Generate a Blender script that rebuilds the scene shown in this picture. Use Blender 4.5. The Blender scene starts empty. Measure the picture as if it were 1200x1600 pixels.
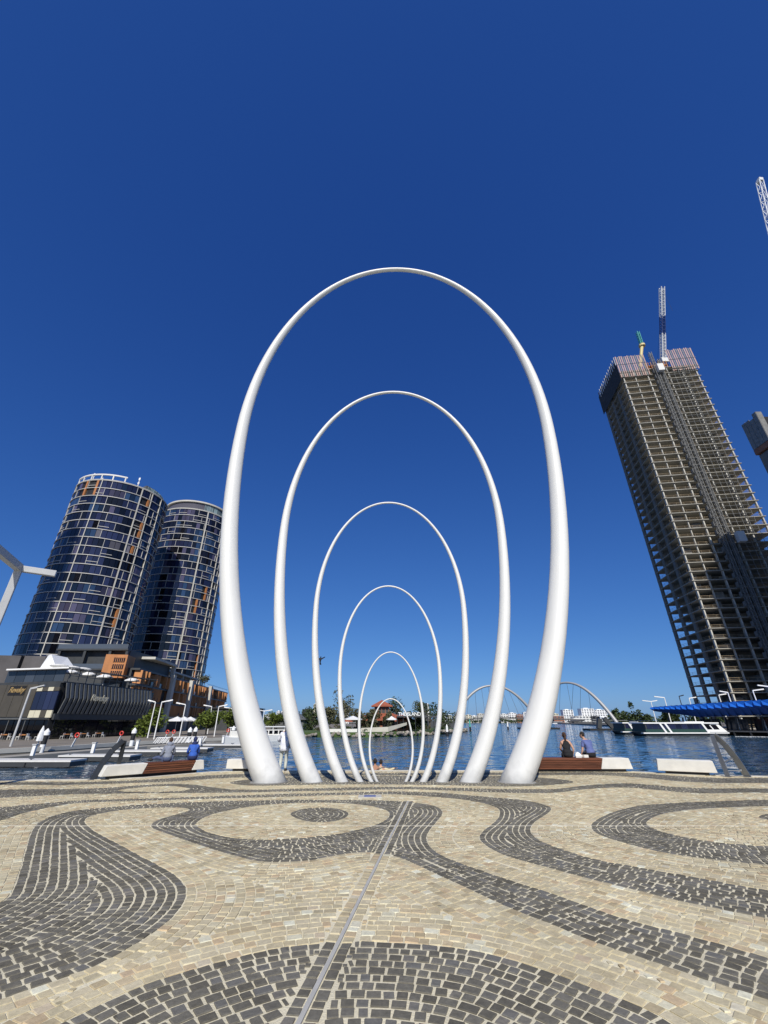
import bpy, bmesh, math, random
import numpy as np
from mathutils import Vector, Matrix
random.seed(7)
SC = bpy.context.scene
COL = SC.collection
R = math.radians

# ---------------------------------------------------------------- camera, sky, sun
EYE = 1.75
FPX = 650.0                                   # focal length in pixels of a 1200 x 1600 frame
PITCH = math.atan(327 / FPX)
cam_d = bpy.data.cameras.new('camera')
cam = bpy.data.objects.new('camera', cam_d); COL.objects.link(cam)
cam_d.sensor_fit = 'VERTICAL'; cam_d.sensor_height = 36.0; cam_d.sensor_width = 27.0
cam_d.lens = FPX / 1600 * 36.0
cam_d.clip_start = 0.05; cam_d.clip_end = 20000
cam.location = (0, 0, EYE); cam.rotation_euler = (math.pi / 2 + PITCH, 0, 0)
SC.camera = cam

SUN_EL, SUN_AZ = 39.0, -1.0                   # the light travels away from the camera, drifting slightly left
w = bpy.data.worlds.new('World'); SC.world = w; w.use_nodes = True
nt = w.node_tree; nt.nodes.clear()
sky = nt.nodes.new('ShaderNodeTexSky'); sky.sky_type = 'NISHITA'; sky.sun_disc = False
sky.sun_elevation = R(SUN_EL); sky.sun_rotation = math.pi
sky.altitude = 0; sky.air_density = 0.7; sky.dust_density = 0.6; sky.ozone_density = 6.0
# the camera's deep rendering of blue: one tone curve per channel over the whole sky
sp = nt.nodes.new('ShaderNodeSeparateColor'); cb = nt.nodes.new('ShaderNodeCombineColor')
nt.links.new(sky.outputs[0], sp.inputs[0])
for i_, (g_, k_) in enumerate(((1.10, .56), (.87, .62), (.60, .80))):
    m0 = nt.nodes.new('ShaderNodeMath'); m0.operation = 'MULTIPLY'; m0.inputs[1].default_value = 0.1
    m1 = nt.nodes.new('ShaderNodeMath'); m1.operation = 'POWER'; m1.inputs[1].default_value = g_
    m2 = nt.nodes.new('ShaderNodeMath'); m2.operation = 'MULTIPLY'; m2.inputs[1].default_value = k_ * 10
    nt.links.new(sp.outputs[i_], m0.inputs[0]); nt.links.new(m0.outputs[0], m1.inputs[0]); nt.links.new(m1.outputs[0], m2.inputs[0]); nt.links.new(m2.outputs[0], cb.inputs[i_])
bg = nt.nodes.new('ShaderNodeBackground'); bg.inputs['Strength'].default_value = 0.1
wo = nt.nodes.new('ShaderNodeOutputWorld')
nt.links.new(cb.outputs[0], bg.inputs['Color']); nt.links.new(bg.outputs[0], wo.inputs['Surface'])
sd = bpy.data.lights.new('sun', 'SUN'); sd.energy = 4.7; sd.angle = R(0.53); sd.color = (1.0, 0.955, 0.88)
sun = bpy.data.objects.new('sun', sd); COL.objects.link(sun)
sun.rotation_euler = Vector((math.sin(R(SUN_AZ)) * math.cos(R(SUN_EL)), math.cos(R(SUN_AZ)) * math.cos(R(SUN_EL)), -math.sin(R(SUN_EL)))).to_track_quat('-Z', 'Y').to_euler()
sun.location = (10, -60, 60)
vs = SC.view_settings
vs.view_transform = 'Standard'; vs.look = 'None'; vs.exposure = 0.0; vs.gamma = 1.0; vs.use_curve_mapping = False

# ---------------------------------------------------------------- helpers
CP, SP = math.cos(PITCH), math.sin(PITCH)
def ray(px, py):
    x = px - 600; y = 800 - py
    return (x, FPX * CP - y * SP, FPX * SP + y * CP)
def at(px, py, Y):
    r = ray(px, py); t = Y / r[1]
    return Vector((r[0] * t, Y, EYE + r[2] * t))
def gr(px, py, z=0.0):
    r = ray(px, py); t = (z - EYE) / r[2]
    return (r[0] * t, r[1] * t)
def zat(px, py, Y): return at(px, py, Y).z
def xat(px, py, Y): return at(px, py, Y).x
WATER = -1.5

def tag(o, label=None, cat=None, group=None, kind=None):
    if label: o['label'] = label
    if cat: o['category'] = cat
    if group: o['group'] = group
    if kind: o['kind'] = kind
    return o
def thing(name, loc, label, cat, group=None, rz=0.0):
    o = bpy.data.objects.new(name, None); COL.objects.link(o)
    o.empty_display_size = 0.2; o.location = loc; o.rotation_euler = (0, 0, rz)
    return tag(o, label, cat, group)

class MB:
    """collects faces; build() links ONE mesh object. Coordinates are local to the parent."""
    def __init__(s): s.v = []; s.f = []; s.m = []
    def add(s, vs_, fs, mi=0):
        b = len(s.v); s.v += [tuple(p) for p in vs_]
        s.f += [tuple(i + b for i in f) for f in fs]; s.m += [mi] * len(fs); return s
    def box(s, c, d, rz=0.0, mi=0, rx=0.0, ry=0.0):
        M = Matrix.Rotation(rz, 3, 'Z') @ Matrix.Rotation(ry, 3, 'Y') @ Matrix.Rotation(rx, 3, 'X')
        c = Vector(c); h = Vector(d) / 2
        P = [c + M @ Vector((sx * h.x, sy * h.y, sz * h.z)) for sz in (-1, 1) for sy in (-1, 1) for sx in (-1, 1)]
        return s.add(P, [(0, 2, 3, 1), (4, 5, 7, 6), (0, 1, 5, 4), (2, 6, 7, 3), (0, 4, 6, 2), (1, 3, 7, 5)], mi)
    def bb(s, x0, x1, y0, y1, z0, z1, mi=0):
        return s.box(((x0 + x1) / 2, (y0 + y1) / 2, (z0 + z1) / 2), (x1 - x0, y1 - y0, z1 - z0), 0, mi)
    def bar(s, p, q, wd, ht=None, mi=0, up=(0, 0, 1)):
        p = Vector(p); q = Vector(q); ht = ht or wd
        d = (q - p); L = d.length
        if L < 1e-6: return s
        d /= L; u = Vector(up)
        if abs(d.dot(u)) > 0.97: u = Vector((0, 1, 0))
        a = d.cross(u).normalized(); b = a.cross(d)
        P = []
        for e in (p, q):
            for sa, sb in ((-1, -1), (1, -1), (1, 1), (-1, 1)):
                P.append(e + a * sa * wd / 2 + b * sb * ht / 2)
        return s.add(P, [(0, 1, 2, 3), (7, 6, 5, 4), (0, 4, 5, 1), (1, 5, 6, 2), (2, 6, 7, 3), (3, 7, 4, 0)], mi)
    def tube(s, pts, rad, seg=8, mi=0, cap=True, shape=None):
        pts = [Vector(p) for p in pts]; n = len(pts)
        if not hasattr(rad, '__len__'): rad = [rad] * n
        prev = None; rings = []
        b0 = len(s.v); V = []
        for i, p in enumerate(pts):
            d = (pts[min(i + 1, n - 1)] - pts[max(i - 1, 0)]).normalized()
            if prev is None:
                u = Vector((0, 1, 0)) if abs(d.y) < 0.9 else Vector((1, 0, 0))
            else: u = prev
            a = (u - d * u.dot(d)).normalized(); b = d.cross(a); prev = a
            for k in range(seg):
                t = 2 * math.pi * k / seg
                rr = rad[i] * (shape(t) if shape else 1)
                V.append(p + a * math.cos(t) * rr + b * math.sin(t) * rr)
        F = []
        for i in range(n - 1):
            for k in range(seg):
                k2 = (k + 1) % seg
                F.append((i * seg + k, i * seg + k2, (i + 1) * seg + k2, (i + 1) * seg + k))
        if cap:
            F.append(tuple(range(seg - 1, -1, -1))); F.append(tuple((n - 1) * seg + k for k in range(seg)))
        return s.add(V, F, mi)
    def cyl(s, c, r, z0, z1, seg=16, mi=0, r2=None):
        return s.tube([(c[0], c[1], z0), (c[0], c[1], z1)], [r, r if r2 is None else r2], seg, mi)
    def prism(s, poly, z0, z1, mi=0):
        n = len(poly)
        A = sum(poly[i][0] * poly[(i + 1) % n][1] - poly[(i + 1) % n][0] * poly[i][1] for i in range(n))
        if A < 0: poly = poly[::-1]
        V = [(x, y, z0) for x, y in poly] + [(x, y, z1) for x, y in poly]
        F = [tuple(range(n - 1, -1, -1)), tuple(range(n, 2 * n))] + [(i, (i + 1) % n, (i + 1) % n + n, i + n) for i in range(n)]
        return s.add(V, F, mi)
    def ell(s, c, r, su=10, sv=7, mi=0, rot=None):
        V = []; F = []
        c = Vector(c)
        for j in range(sv + 1):
            th = math.pi * j / sv
            for i in range(su):
                ph = 2 * math.pi * i / su
                p = Vector((r[0] * math.sin(th) * math.cos(ph), r[1] * math.sin(th) * math.sin(ph), r[2] * math.cos(th)))
                if rot is not None: p = rot @ p
                V.append(c + p)
        for j in range(sv):
            for i in range(su):
                i2 = (i + 1) % su
                F.append((j * su + i, (j + 1) * su + i, (j + 1) * su + i2, j * su + i2))
        return s.add(V, F, mi)
    def quad(s, a, b, c, d, mi=0): return s.add([a, b, c, d], [(0, 1, 2, 3)], mi)
    def mesh(s, name, mats, smooth=False):
        me = bpy.data.meshes.new(name)
        me.from_pydata(s.v, [], s.f)
        for m in (mats if isinstance(mats, (list, tuple)) else [mats]): me.materials.append(m)
        if any(s.m): me.polygons.foreach_set('material_index', s.m)
        if smooth: me.polygons.foreach_set('use_smooth', [True] * len(s.f))
        me.update(); return me
    def build(s, name, mats, parent=None, smooth=False, bevel=0.0):
        o = bpy.data.objects.new(name, s.mesh(name, mats, smooth)); COL.objects.link(o)
        if parent is not None: o.parent = parent
        if bevel:
            b = o.modifiers.new('bevel', 'BEVEL'); b.width = bevel; b.segments = 2; b.limit_method = 'ANGLE'
        return o
def inst(name, me, parent=None, loc=(0, 0, 0), rz=0.0, sc=(1, 1, 1)):
    o = bpy.data.objects.new(name, me); COL.objects.link(o)
    o.location = loc; o.rotation_euler = (0, 0, rz); o.scale = sc
    if parent is not None: o.parent = parent
    return o

# ---------------------------------------------------------------- materials
def new_mat(name):
    m = bpy.data.materials.new(name); m.use_nodes = True
    n = m.node_tree.nodes; return m, m.node_tree, n['Principled BSDF']
def mat(name, col, rough=0.6, metal=0.0, var=0.12, scale=3.0, bump=0.0, bscale=20.0, spec=0.5, rnd=0.0, col2=None, stretch=(1, 1, 1), detail=5.0):
    """base colour broken up by noise (and by object), optional fine relief"""
    m, t, p = new_mat(name)
    N, L = t.nodes, t.links
    tc = N.new('ShaderNodeTexCoord'); mp = N.new('ShaderNodeMapping'); mp.inputs['Scale'].default_value = stretch
    L.new(tc.outputs['Object'], mp.inputs['Vector'])
    nz = N.new('ShaderNodeTexNoise'); nz.inputs['Scale'].default_value = scale; nz.inputs['Detail'].default_value = detail
    L.new(mp.outputs[0], nz.inputs['Vector'])
    rp = N.new('ShaderNodeValToRGB')
    c2 = col2 or tuple(min(1, c * (1 + var)) for c in col); c1 = col if col2 else tuple(c * (1 - var) for c in col)
    rp.color_ramp.elements[0].position = 0.3; rp.color_ramp.elements[1].position = 0.7
    rp.color_ramp.elements[0].color = (*c1, 1); rp.color_ramp.elements[1].color = (*c2, 1)
    L.new(nz.outputs['Fac'], rp.inputs['Fac'])
    out = rp.outputs[0]
    if rnd:
        oi = N.new('ShaderNodeObjectInfo'); gi = N.new('ShaderNodeNewGeometry')
        ad = N.new('ShaderNodeMath'); ad.operation = 'ADD'; L.new(oi.outputs['Random'], ad.inputs[0]); L.new(gi.outputs['Random Per Island'], ad.inputs[1])
        fr = N.new('ShaderNodeMath'); fr.operation = 'FRACT'; L.new(ad.outputs[0], fr.inputs[0])
        mr = N.new('ShaderNodeMapRange'); mr.inputs['To Min'].default_value = 1 - rnd; mr.inputs['To Max'].default_value = 1 + rnd
        L.new(fr.outputs[0], mr.inputs['Value'])
        mx = N.new('ShaderNodeVectorMath'); mx.operation = 'SCALE'; L.new(out, mx.inputs[0]); L.new(mr.outputs[0], mx.inputs['Scale'])
        out = mx.outputs[0]
    L.new(out, p.inputs['Base Color'])
    p.inputs['Roughness'].default_value = rough; p.inputs['Metallic'].default_value = metal
    p.inputs['Specular IOR Level'].default_value = spec
    if bump:
        n2 = N.new('ShaderNodeTexNoise'); n2.inputs['Scale'].default_value = bscale; n2.inputs['Detail'].default_value = 6
        L.new(mp.outputs[0], n2.inputs['Vector'])
        b = N.new('ShaderNodeBump'); b.inputs['Strength'].default_value = bump; b.inputs['Distance'].default_value = 0.02
        L.new(n2.outputs['Fac'], b.inputs['Height']); L.new(b.outputs[0], p.inputs['Normal'])
    return m

def sett_mat(name, stops, grain, spec=.35):
    m, t, p = new_mat(name); N, L = t.nodes, t.links
    oi = N.new('ShaderNodeObjectInfo'); gi = N.new('ShaderNodeNewGeometry')
    ad = N.new('ShaderNodeMath'); ad.operation = 'ADD'; L.new(oi.outputs['Random'], ad.inputs[0]); L.new(gi.outputs['Random Per Island'], ad.inputs[1])
    fr = N.new('ShaderNodeMath'); fr.operation = 'FRACT'; L.new(ad.outputs[0], fr.inputs[0])
    rp = N.new('ShaderNodeValToRGB'); e = rp.color_ramp.elements
    e[0].position, e[0].color = stops[0][0], (*stops[0][1], 1); e[1].position, e[1].color = stops[-1][0], (*stops[-1][1], 1)
    for ps, c in stops[1:-1]:
        q = e.new(ps); q.color = (*c, 1)
    L.new(fr.outputs[0], rp.inputs['Fac'])
    nz = N.new('ShaderNodeTexNoise'); nz.inputs['Scale'].default_value = 26; nz.inputs['Detail'].default_value = 8; nz.inputs['Roughness'].default_value = 0.7
    L.new(gi.outputs['Position'], nz.inputs['Vector'])
    big = N.new('ShaderNodeTexNoise'); big.inputs['Scale'].default_value = 0.55; big.inputs['Detail'].default_value = 5
    L.new(gi.outputs['Position'], big.inputs['Vector'])
    m1 = N.new('ShaderNodeMapRange'); m1.inputs['From Min'].default_value = 0.25; m1.inputs['From Max'].default_value = 0.75; m1.inputs['To Min'].default_value = 1 - grain; m1.inputs['To Max'].default_value = 1 + grain; L.new(nz.outputs['Fac'], m1.inputs['Value'])
    m2 = N.new('ShaderNodeMapRange'); m2.inputs['From Min'].default_value = 0.3; m2.inputs['From Max'].default_value = 0.7; m2.inputs['To Min'].default_value = 0.86; m2.inputs['To Max'].default_value = 1.1; L.new(big.outputs['Fac'], m2.inputs['Value'])
    mu = N.new('ShaderNodeMath'); mu.operation = 'MULTIPLY'; L.new(m1.outputs[0], mu.inputs[0]); L.new(m2.outputs[0], mu.inputs[1])
    vo = N.new('ShaderNodeTexVoronoi'); vo.inputs['Scale'].default_value = 1.9; L.new(gi.outputs['Position'], vo.inputs['Vector'])     # trodden gum and drips
    vm = N.new('ShaderNodeMapRange'); vm.inputs['From Min'].default_value = .03; vm.inputs['From Max'].default_value = .055; vm.inputs['To Min'].default_value = .62; vm.inputs['To Max'].default_value = 1.0; L.new(vo.outputs['Distance'], vm.inputs['Value'])
    st = N.new('ShaderNodeTexNoise'); st.inputs['Scale'].default_value = 2.6; st.inputs['Detail'].default_value = 9; st.inputs['Roughness'].default_value = .75; L.new(gi.outputs['Position'], st.inputs['Vector'])
    sm2 = N.new('ShaderNodeMapRange'); sm2.inputs['From Min'].default_value = .36; sm2.inputs['From Max'].default_value = .52; sm2.inputs['To Min'].default_value = .8; sm2.inputs['To Max'].default_value = 1.0; L.new(st.outputs['Fac'], sm2.inputs['Value'])
    mu2 = N.new('ShaderNodeMath'); mu2.operation = 'MULTIPLY'; L.new(vm.outputs[0], mu2.inputs[0]); L.new(sm2.outputs[0], mu2.inputs[1])
    mu3 = N.new('ShaderNodeMath'); mu3.operation = 'MULTIPLY'; L.new(mu.outputs[0], mu3.inputs[0]); L.new(mu2.outputs[0], mu3.inputs[1])
    sc = N.new('ShaderNodeVectorMath'); sc.operation = 'SCALE'; L.new(rp.outputs[0], sc.inputs[0]); L.new(mu3.outputs[0], sc.inputs['Scale'])
    L.new(sc.outputs[0], p.inputs['Base Color']); p.inputs['Roughness'].default_value = 0.75; p.inputs['Specular IOR Level'].default_value = spec
    b = N.new('ShaderNodeBump'); b.inputs['Strength'].default_value = 0.5; b.inputs['Distance'].default_value = 0.006
    L.new(nz.outputs['Fac'], b.inputs['Height']); L.new(b.outputs[0], p.inputs['Normal'])
    return m
M = {}
M['sett_dark'] = sett_mat('sett_dark', [(0.0, (.118, .108, .084)), (.5, (.158, .147, .118)), (.82, (.182, .17, .14)), (.94, (.158, .153, .138)), (1.0, (.22, .2, .165))], .28, .12)
M['sett_light'] = sett_mat('sett_light', [(0.0, (0.412, 0.333, 0.201)), (.12, (0.484, 0.425, 0.278)), (.3, (0.536, 0.457, 0.288)), (.45, (0.556, 0.489, 0.334)), (.6, (0.577, 0.500, 0.318)), (.72, (0.505, 0.387, 0.239)), (.8, (0.536, 0.457, 0.292)), (.93, (0.608, 0.554, 0.382)), (.985, (0.700, 0.683, 0.530)), (1.0, (0.464, 0.344, 0.212))], .2, .2)
M['mortar'] = mat('mortar', (.66, .6, .43), .9, var=.16, scale=1.2, bump=.4, bscale=60)
M['white_paint'] = mat('white_paint', (.67, .67, .645), .38, var=.045, scale=.9, bump=.08, bscale=5, stretch=(1.5, 1.5, .22), detail=8)
_t = M['white_paint'].node_tree; _N, _L = _t.nodes, _t.links; _p = _N['Principled BSDF']     # splash dirt round the feet, faint run-off streaks
_g = _N.new('ShaderNodeNewGeometry'); _x = _N.new('ShaderNodeSeparateXYZ'); _L.new(_g.outputs['Position'], _x.inputs[0])
_n = _N.new('ShaderNodeTexNoise'); _n.inputs['Scale'].default_value = 3.5; _n.inputs['Detail'].default_value = 8; _L.new(_g.outputs['Position'], _n.inputs['Vector'])
_a = _N.new('ShaderNodeMath'); _a.operation = 'MULTIPLY_ADD'; _a.inputs[1].default_value = 1.3; _L.new(_n.outputs['Fac'], _a.inputs[0]); _m0 = _N.new('ShaderNodeMath'); _m0.operation = 'MULTIPLY'; _m0.inputs[1].default_value = -.9; _L.new(_x.outputs['Z'], _m0.inputs[0]); _L.new(_m0.outputs[0], _a.inputs[2])
_r = _N.new('ShaderNodeMapRange'); _r.inputs['From Min'].default_value = .2; _r.inputs['From Max'].default_value = .8; _r.inputs['To Min'].default_value = 1.0; _r.inputs['To Max'].default_value = .74; _L.new(_a.outputs[0], _r.inputs['Value'])
_s = _N.new('ShaderNodeVectorMath'); _s.operation = 'SCALE'; _src = _p.inputs['Base Color'].links[0].from_socket; _L.new(_src, _s.inputs[0]); _L.new(_r.outputs[0], _s.inputs['Scale']); _L.new(_s.outputs[0], _p.inputs['Base Color'])
M['bench_white'] = mat('bench_white', (.70, .68, .62), .7, var=.07, scale=3, bump=.2, bscale=40)
M['timber'] = mat('timber', (.13, .045, .022), .5, var=.3, scale=3, bump=.2, bscale=12, rnd=.25, stretch=(.6, 6, 6))
M['dark_steel'] = mat('dark_steel', (.05, .055, .06), .4, .6, var=.2)
M['steel'] = mat('steel', (.25, .26, .27), .35, .7, var=.1)
M['alu'] = mat('alu', (.5, .5, .49), .5, .25, var=.08)
M['kerb'] = mat('kerb', (.55, .52, .44), .8, var=.12, scale=2, bump=.2)
M['dark_stone'] = mat('dark_stone', (.085, .085, .085), .8, var=.2, scale=2, bump=.2)
M['grey_stone'] = mat('grey_stone', (.24, .235, .22), .9, var=.3, scale=.8, bump=.6, bscale=8)
M['concrete'] = mat('concrete', (.36, .335, .28), .85, var=.14, scale=.3, bump=.15, bscale=6)
M['concrete_l'] = mat('concrete_l', (.5, .48, .42), .85, var=.1, scale=.4)
M['raw_slab'] = mat('raw_slab', (.32, .3, .25), .9, var=.16, scale=.25)
M['dark_net'] = mat('dark_net', (.05, .046, .04), .8, var=.3, scale=1)
M['black'] = mat('black', (.012, .012, .013), .6, var=.2)
M['white'] = mat('white', (.78, .78, .76), .5, var=.04)
M['off_white'] = mat('off_white', (.66, .65, .61), .6, var=.06)
M['red'] = mat('red', (.55, .04, .025), .5, var=.1)
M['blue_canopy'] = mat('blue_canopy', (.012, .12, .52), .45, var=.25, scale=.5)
M['blue_shaded'] = mat('blue_shaded', (.01, .06, .25), .6, var=.2, scale=.5)  # shaded copy of the canopy blue, for the folds turned under
M['rust'] = mat('rust', (.42, .17, .055), .6, var=.2, scale=.6, stretch=(1, 1, .2))
M['wood_fin'] = mat('wood_fin', (.46, .2, .07), .6, var=.2, scale=.8, stretch=(1, 1, .2), rnd=.2)
M['charcoal'] = mat('charcoal', (.045, .048, .05), .5, var=.15, scale=1)
M['charcoal_l'] = mat('charcoal_l', (.095, .1, .1), .5, var=.15, scale=1)
M['brown_panel'] = mat('brown_panel', (.075, .066, .05), .45, var=.12, scale=.5)
M['cream_panel'] = mat('cream_panel', (.6, .56, .42), .5, var=.06)
M['stone_shaded'] = mat('stone_shaded', (.085, .08, .082), .7, var=.3, scale=.25, bump=.3, bscale=1.5)  # stone darkened so the sunlit block carries shade in its colour
M['paving_far'] = mat('paving_far', (.2, .175, .14), .9, var=.15, scale=.3)
M['land'] = mat('land', (.2, .19, .15), .95, var=.25, scale=.05)
M['grass'] = mat('grass', (.06, .1, .025), .95, var=.3, scale=.4, bump=.6, bscale=5)
M['rock'] = mat('rock', (.27, .24, .2), .9, var=.25, scale=1.2, bump=.5, bscale=4, rnd=.3)
M['bark'] = mat('bark', (.11, .085, .06), .9, var=.25, scale=3, bump=.5)
M['bark_pale'] = mat('bark_pale', (.32, .29, .25), .9, var=.25, scale=3)
M['roof_tile'] = mat('roof_tile', (.3, .085, .042), .75, var=.2, scale=.8, bump=.5, bscale=6)
M['brick'] = mat('brick', (.28, .12, .07), .8, var=.2, scale=2)
M['pink_screen'] = mat('pink_screen', (.4, .27, .225), .7, var=.12, scale=.5)
M['grey_mesh'] = mat('grey_mesh', (.2, .2, .19), .8, var=.2, scale=1)
M['rail_tan'] = mat('rail_tan', (.34, .26, .16), .8, var=.2)
M['frame_grey'] = mat('frame_grey', (.46, .45, .42), .5, var=.06)
M['strip'] = mat('strip', (.43, .42, .385), .7, var=.08, scale=4, spec=.15)
M['shaded_concrete'] = mat('shaded_concrete', (.17, .16, .14), .85, var=.14, scale=.3)  # concrete darkened to put shade into the side columns and cores
M['pergola_shaded'] = mat('pergola_shaded', (.4, .41, .42), .45, var=.05)  # white steel greyed down, its shade held in the colour
M['bridge_steel'] = mat('bridge_steel', (.36, .36, .36), .5, .2, var=.06)
M['yellow'] = mat('yellow', (.62, .5, .22), .6, var=.1)
M['teal'] = mat('teal', (.06, .35, .3), .6, var=.1)
M['crane_blue'] = mat('crane_blue', (.03, .06, .2), .6, var=.1)
M['brass'] = mat('brass', (.6, .4, .16), .4, .5, var=.1)
def leaf_mat(name, c1, c2):
    m = mat(name, c1, .7, var=.2, scale=.9, rnd=.35, col2=c2, spec=.25)
    return m
M['leaf'] = leaf_mat('leaf', (.05, .075, .012), (.125, .16, .025))
M['leaf_dark'] = leaf_mat('leaf_dark', (.022, .04, .014), (.055, .075, .025))
M['leaf_grey'] = leaf_mat('leaf_grey', (.06, .065, .035), (.12, .115, .06))
def glass(name, col, rough=.04, spec=.5):
    m, t, p = new_mat(name); N, L = t.nodes, t.links
    oi = N.new('ShaderNodeObjectInfo'); gi = N.new('ShaderNodeNewGeometry')
    ad = N.new('ShaderNodeMath'); ad.operation = 'ADD'; L.new(oi.outputs['Random'], ad.inputs[0]); L.new(gi.outputs['Random Per Island'], ad.inputs[1])
    fr = N.new('ShaderNodeMath'); fr.operation = 'FRACT'; L.new(ad.outputs[0], fr.inputs[0])
    mr = N.new('ShaderNodeMapRange'); mr.inputs['To Min'].default_value = .45; mr.inputs['To Max'].default_value = 1.6; L.new(fr.outputs[0], mr.inputs['Value'])
    rgb = N.new('ShaderNodeRGB'); rgb.outputs[0].default_value = (*col, 1)
    sc = N.new('ShaderNodeVectorMath'); sc.operation = 'SCALE'; L.new(rgb.outputs[0], sc.inputs[0]); L.new(mr.outputs[0], sc.inputs['Scale'])
    L.new(sc.outputs[0], p.inputs['Base Color'])
    p.inputs['Roughness'].default_value = rough; p.inputs['Specular IOR Level'].default_value = spec
    return m
M['glass_navy'] = glass('glass_navy', (.016, .02, .05))
M['glass_purple'] = glass('glass_purple', (.055, .05, .085))
M['glass_black'] = glass('glass_black', (.006, .006, .009))
M['glass_curtain'] = glass('glass_curtain', (.16, .15, .17), .1)
M['glass_blue'] = glass('glass_blue', (.02, .04, .085))
M['glass_pale'] = glass('glass_pale', (.2, .27, .28), .1)
M['glass_win'] = glass('glass_win', (.05, .06, .075), .1)
def cloth(name, c): M[name] = mat(name, c, .9, var=.14, scale=9, bump=.5, bscale=14)
for n_, c_ in dict(skin=(.5, .29, .2), skin_tan=(.36, .19, .12), hair=(.018, .013, .01), hair_brown=(.06, .03, .018), c_grey=(.2, .22, .27), c_blue=(.03, .1, .42), c_navy=(.015, .025, .09), c_jeans=(.06, .08, .15),
                   c_white=(.68, .69, .74), c_pale=(.5, .52, .47), c_black=(.012, .012, .014), c_slate=(.1, .13, .3), c_cream=(.62, .52, .32), c_shoe=(.03, .028, .03)).items(): cloth(n_, c_)
# water: dark body under a wind-ruffled surface
m, t, p = new_mat('water'); N, L = t.nodes, t.links
tc = N.new('ShaderNodeTexCoord'); mp = N.new('ShaderNodeMapping'); mp.inputs['Scale'].default_value = (.55, 1.0, 1); L.new(tc.outputs['Object'], mp.inputs['Vector'])
n1 = N.new('ShaderNodeTexNoise'); n1.inputs['Scale'].default_value = 1.15; n1.inputs['Detail'].default_value = 6; n1.inputs['Roughness'].default_value = .62; n1.inputs['Distortion'].default_value = .4
n2 = N.new('ShaderNodeTexNoise'); n2.inputs['Scale'].default_value = .045; n2.inputs['Detail'].default_value = 4
L.new(mp.outputs[0], n1.inputs['Vector']); L.new(mp.outputs[0], n2.inputs['Vector'])
mr = N.new('ShaderNodeMapRange'); mr.inputs['From Min'].default_value = .3; mr.inputs['From Max'].default_value = .7; mr.inputs['To Min'].default_value = .45; mr.inputs['To Max'].default_value = 1.0; L.new(n2.outputs['Fac'], mr.inputs['Value'])
sb_ = N.new('ShaderNodeVectorMath'); sb_.operation = 'SUBTRACT'; sb_.inputs[1].default_value = (.5, .5, .5); L.new(n1.outputs['Color'], sb_.inputs[0])
sc_ = N.new('ShaderNodeVectorMath'); sc_.operation = 'SCALE'; L.new(sb_.outputs[0], sc_.inputs[0]); L.new(mr.outputs[0], sc_.inputs['Scale'])
fl_ = N.new('ShaderNodeVectorMath'); fl_.operation = 'MULTIPLY'; fl_.inputs[1].default_value = (1.0, 1.25, 0); L.new(sc_.outputs[0], fl_.inputs[0])
ad_ = N.new('ShaderNodeVectorMath'); ad_.operation = 'ADD'; ad_.inputs[1].default_value = (0, 0, 1); L.new(fl_.outputs[0], ad_.inputs[0])
b = N.new('ShaderNodeVectorMath'); b.operation = 'NORMALIZE'; L.new(ad_.outputs[0], b.inputs[0])
p.inputs['Base Color'].default_value = (.03, .085, .15, 1); p.inputs['Roughness'].default_value = .07; p.inputs['IOR'].default_value = 1.33
L.new(b.outputs[0], p.inputs['Normal']); M['water'] = m
# ---------------------------------------------------------------- water, land
def sheet(name, poly, z, m, depth=None):
    mb = MB()
    if depth: mb.prism(poly, z - depth, z)
    else:
        A = sum(poly[i][0] * poly[(i + 1) % len(poly)][1] - poly[(i + 1) % len(poly)][0] * poly[i][1] for i in range(len(poly)))
        P = poly if A > 0 else poly[::-1]
        mb.add([(x, y, z) for x, y in P], [tuple(range(len(P)))])
    return tag(mb.build(name, m), kind='structure')
sheet('water', [(-6000, -200), (6000, -200), (6000, 9000), (-6000, 9000)], WATER, M['water'])

# plaza edge as seen along the water, left to right
EDGE = [(-40, 15.0), (-22, 16.1), (-12.8, 16.4), (-9.6, 16.6), (-8.4, 17.1), (-7.5, 18.1), (-6.7, 18.95), (-5.1, 19.3), (0, 19.42), (6.4, 19.4), (9.3, 19.2), (10.3, 18.7), (10.9, 18.1), (12.0, 17.75), (13.7, 17.5), (22, 17.2), (40, 16.8)]
def edge_y(x):
    for (a, ya), (b_, yb) in zip(EDGE, EDGE[1:]):
        if a <= x <= b_: return ya + (yb - ya) * (x - a) / (b_ - a)
    return 15.0
plaza = sheet('plaza', [(x, y) for x, y in EDGE] + [(40, -60), (-40, -60)], 0.0, M['mortar'], 3.0)
def ribbon(mb, pts, d0, d1, z0, z1, skirt=None):
    """band along a polyline between two sideways offsets (towards +y)"""
    P = [Vector((x, y)) for x, y in pts]; n = len(P); V = []; F = []
    for i in range(n):
        d = (P[min(i + 1, n - 1)] - P[max(i - 1, 0)]).normalized(); nn = Vector((-d.y, d.x))
        a = P[i] + nn * d0; b_ = P[i] + nn * d1
        V += [(a.x, a.y, z0), (b_.x, b_.y, z0), (b_.x, b_.y, z1), (a.x, a.y, z1)]
    for i in range(n - 1):
        for k in range(4):
            k2 = (k + 1) % 4
            F.append((i * 4 + k, i * 4 + k2, (i + 1) * 4 + k2, (i + 1) * 4 + k))
    mb.add(V, F)
mb = MB(); ribbon(mb, EDGE, -0.22, 0.02, -0.3, 0.014)
mb.build('kerb_nosing', M['kerb'], plaza)
CE = [q for q in EDGE if -7 <= q[0] <= 10.4]
mb = MB(); ribbon(mb, CE, 0.03, 0.95, -1.2, -0.13)
mb.build('ledge', M['dark_stone'], plaza)
mb = MB()
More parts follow.
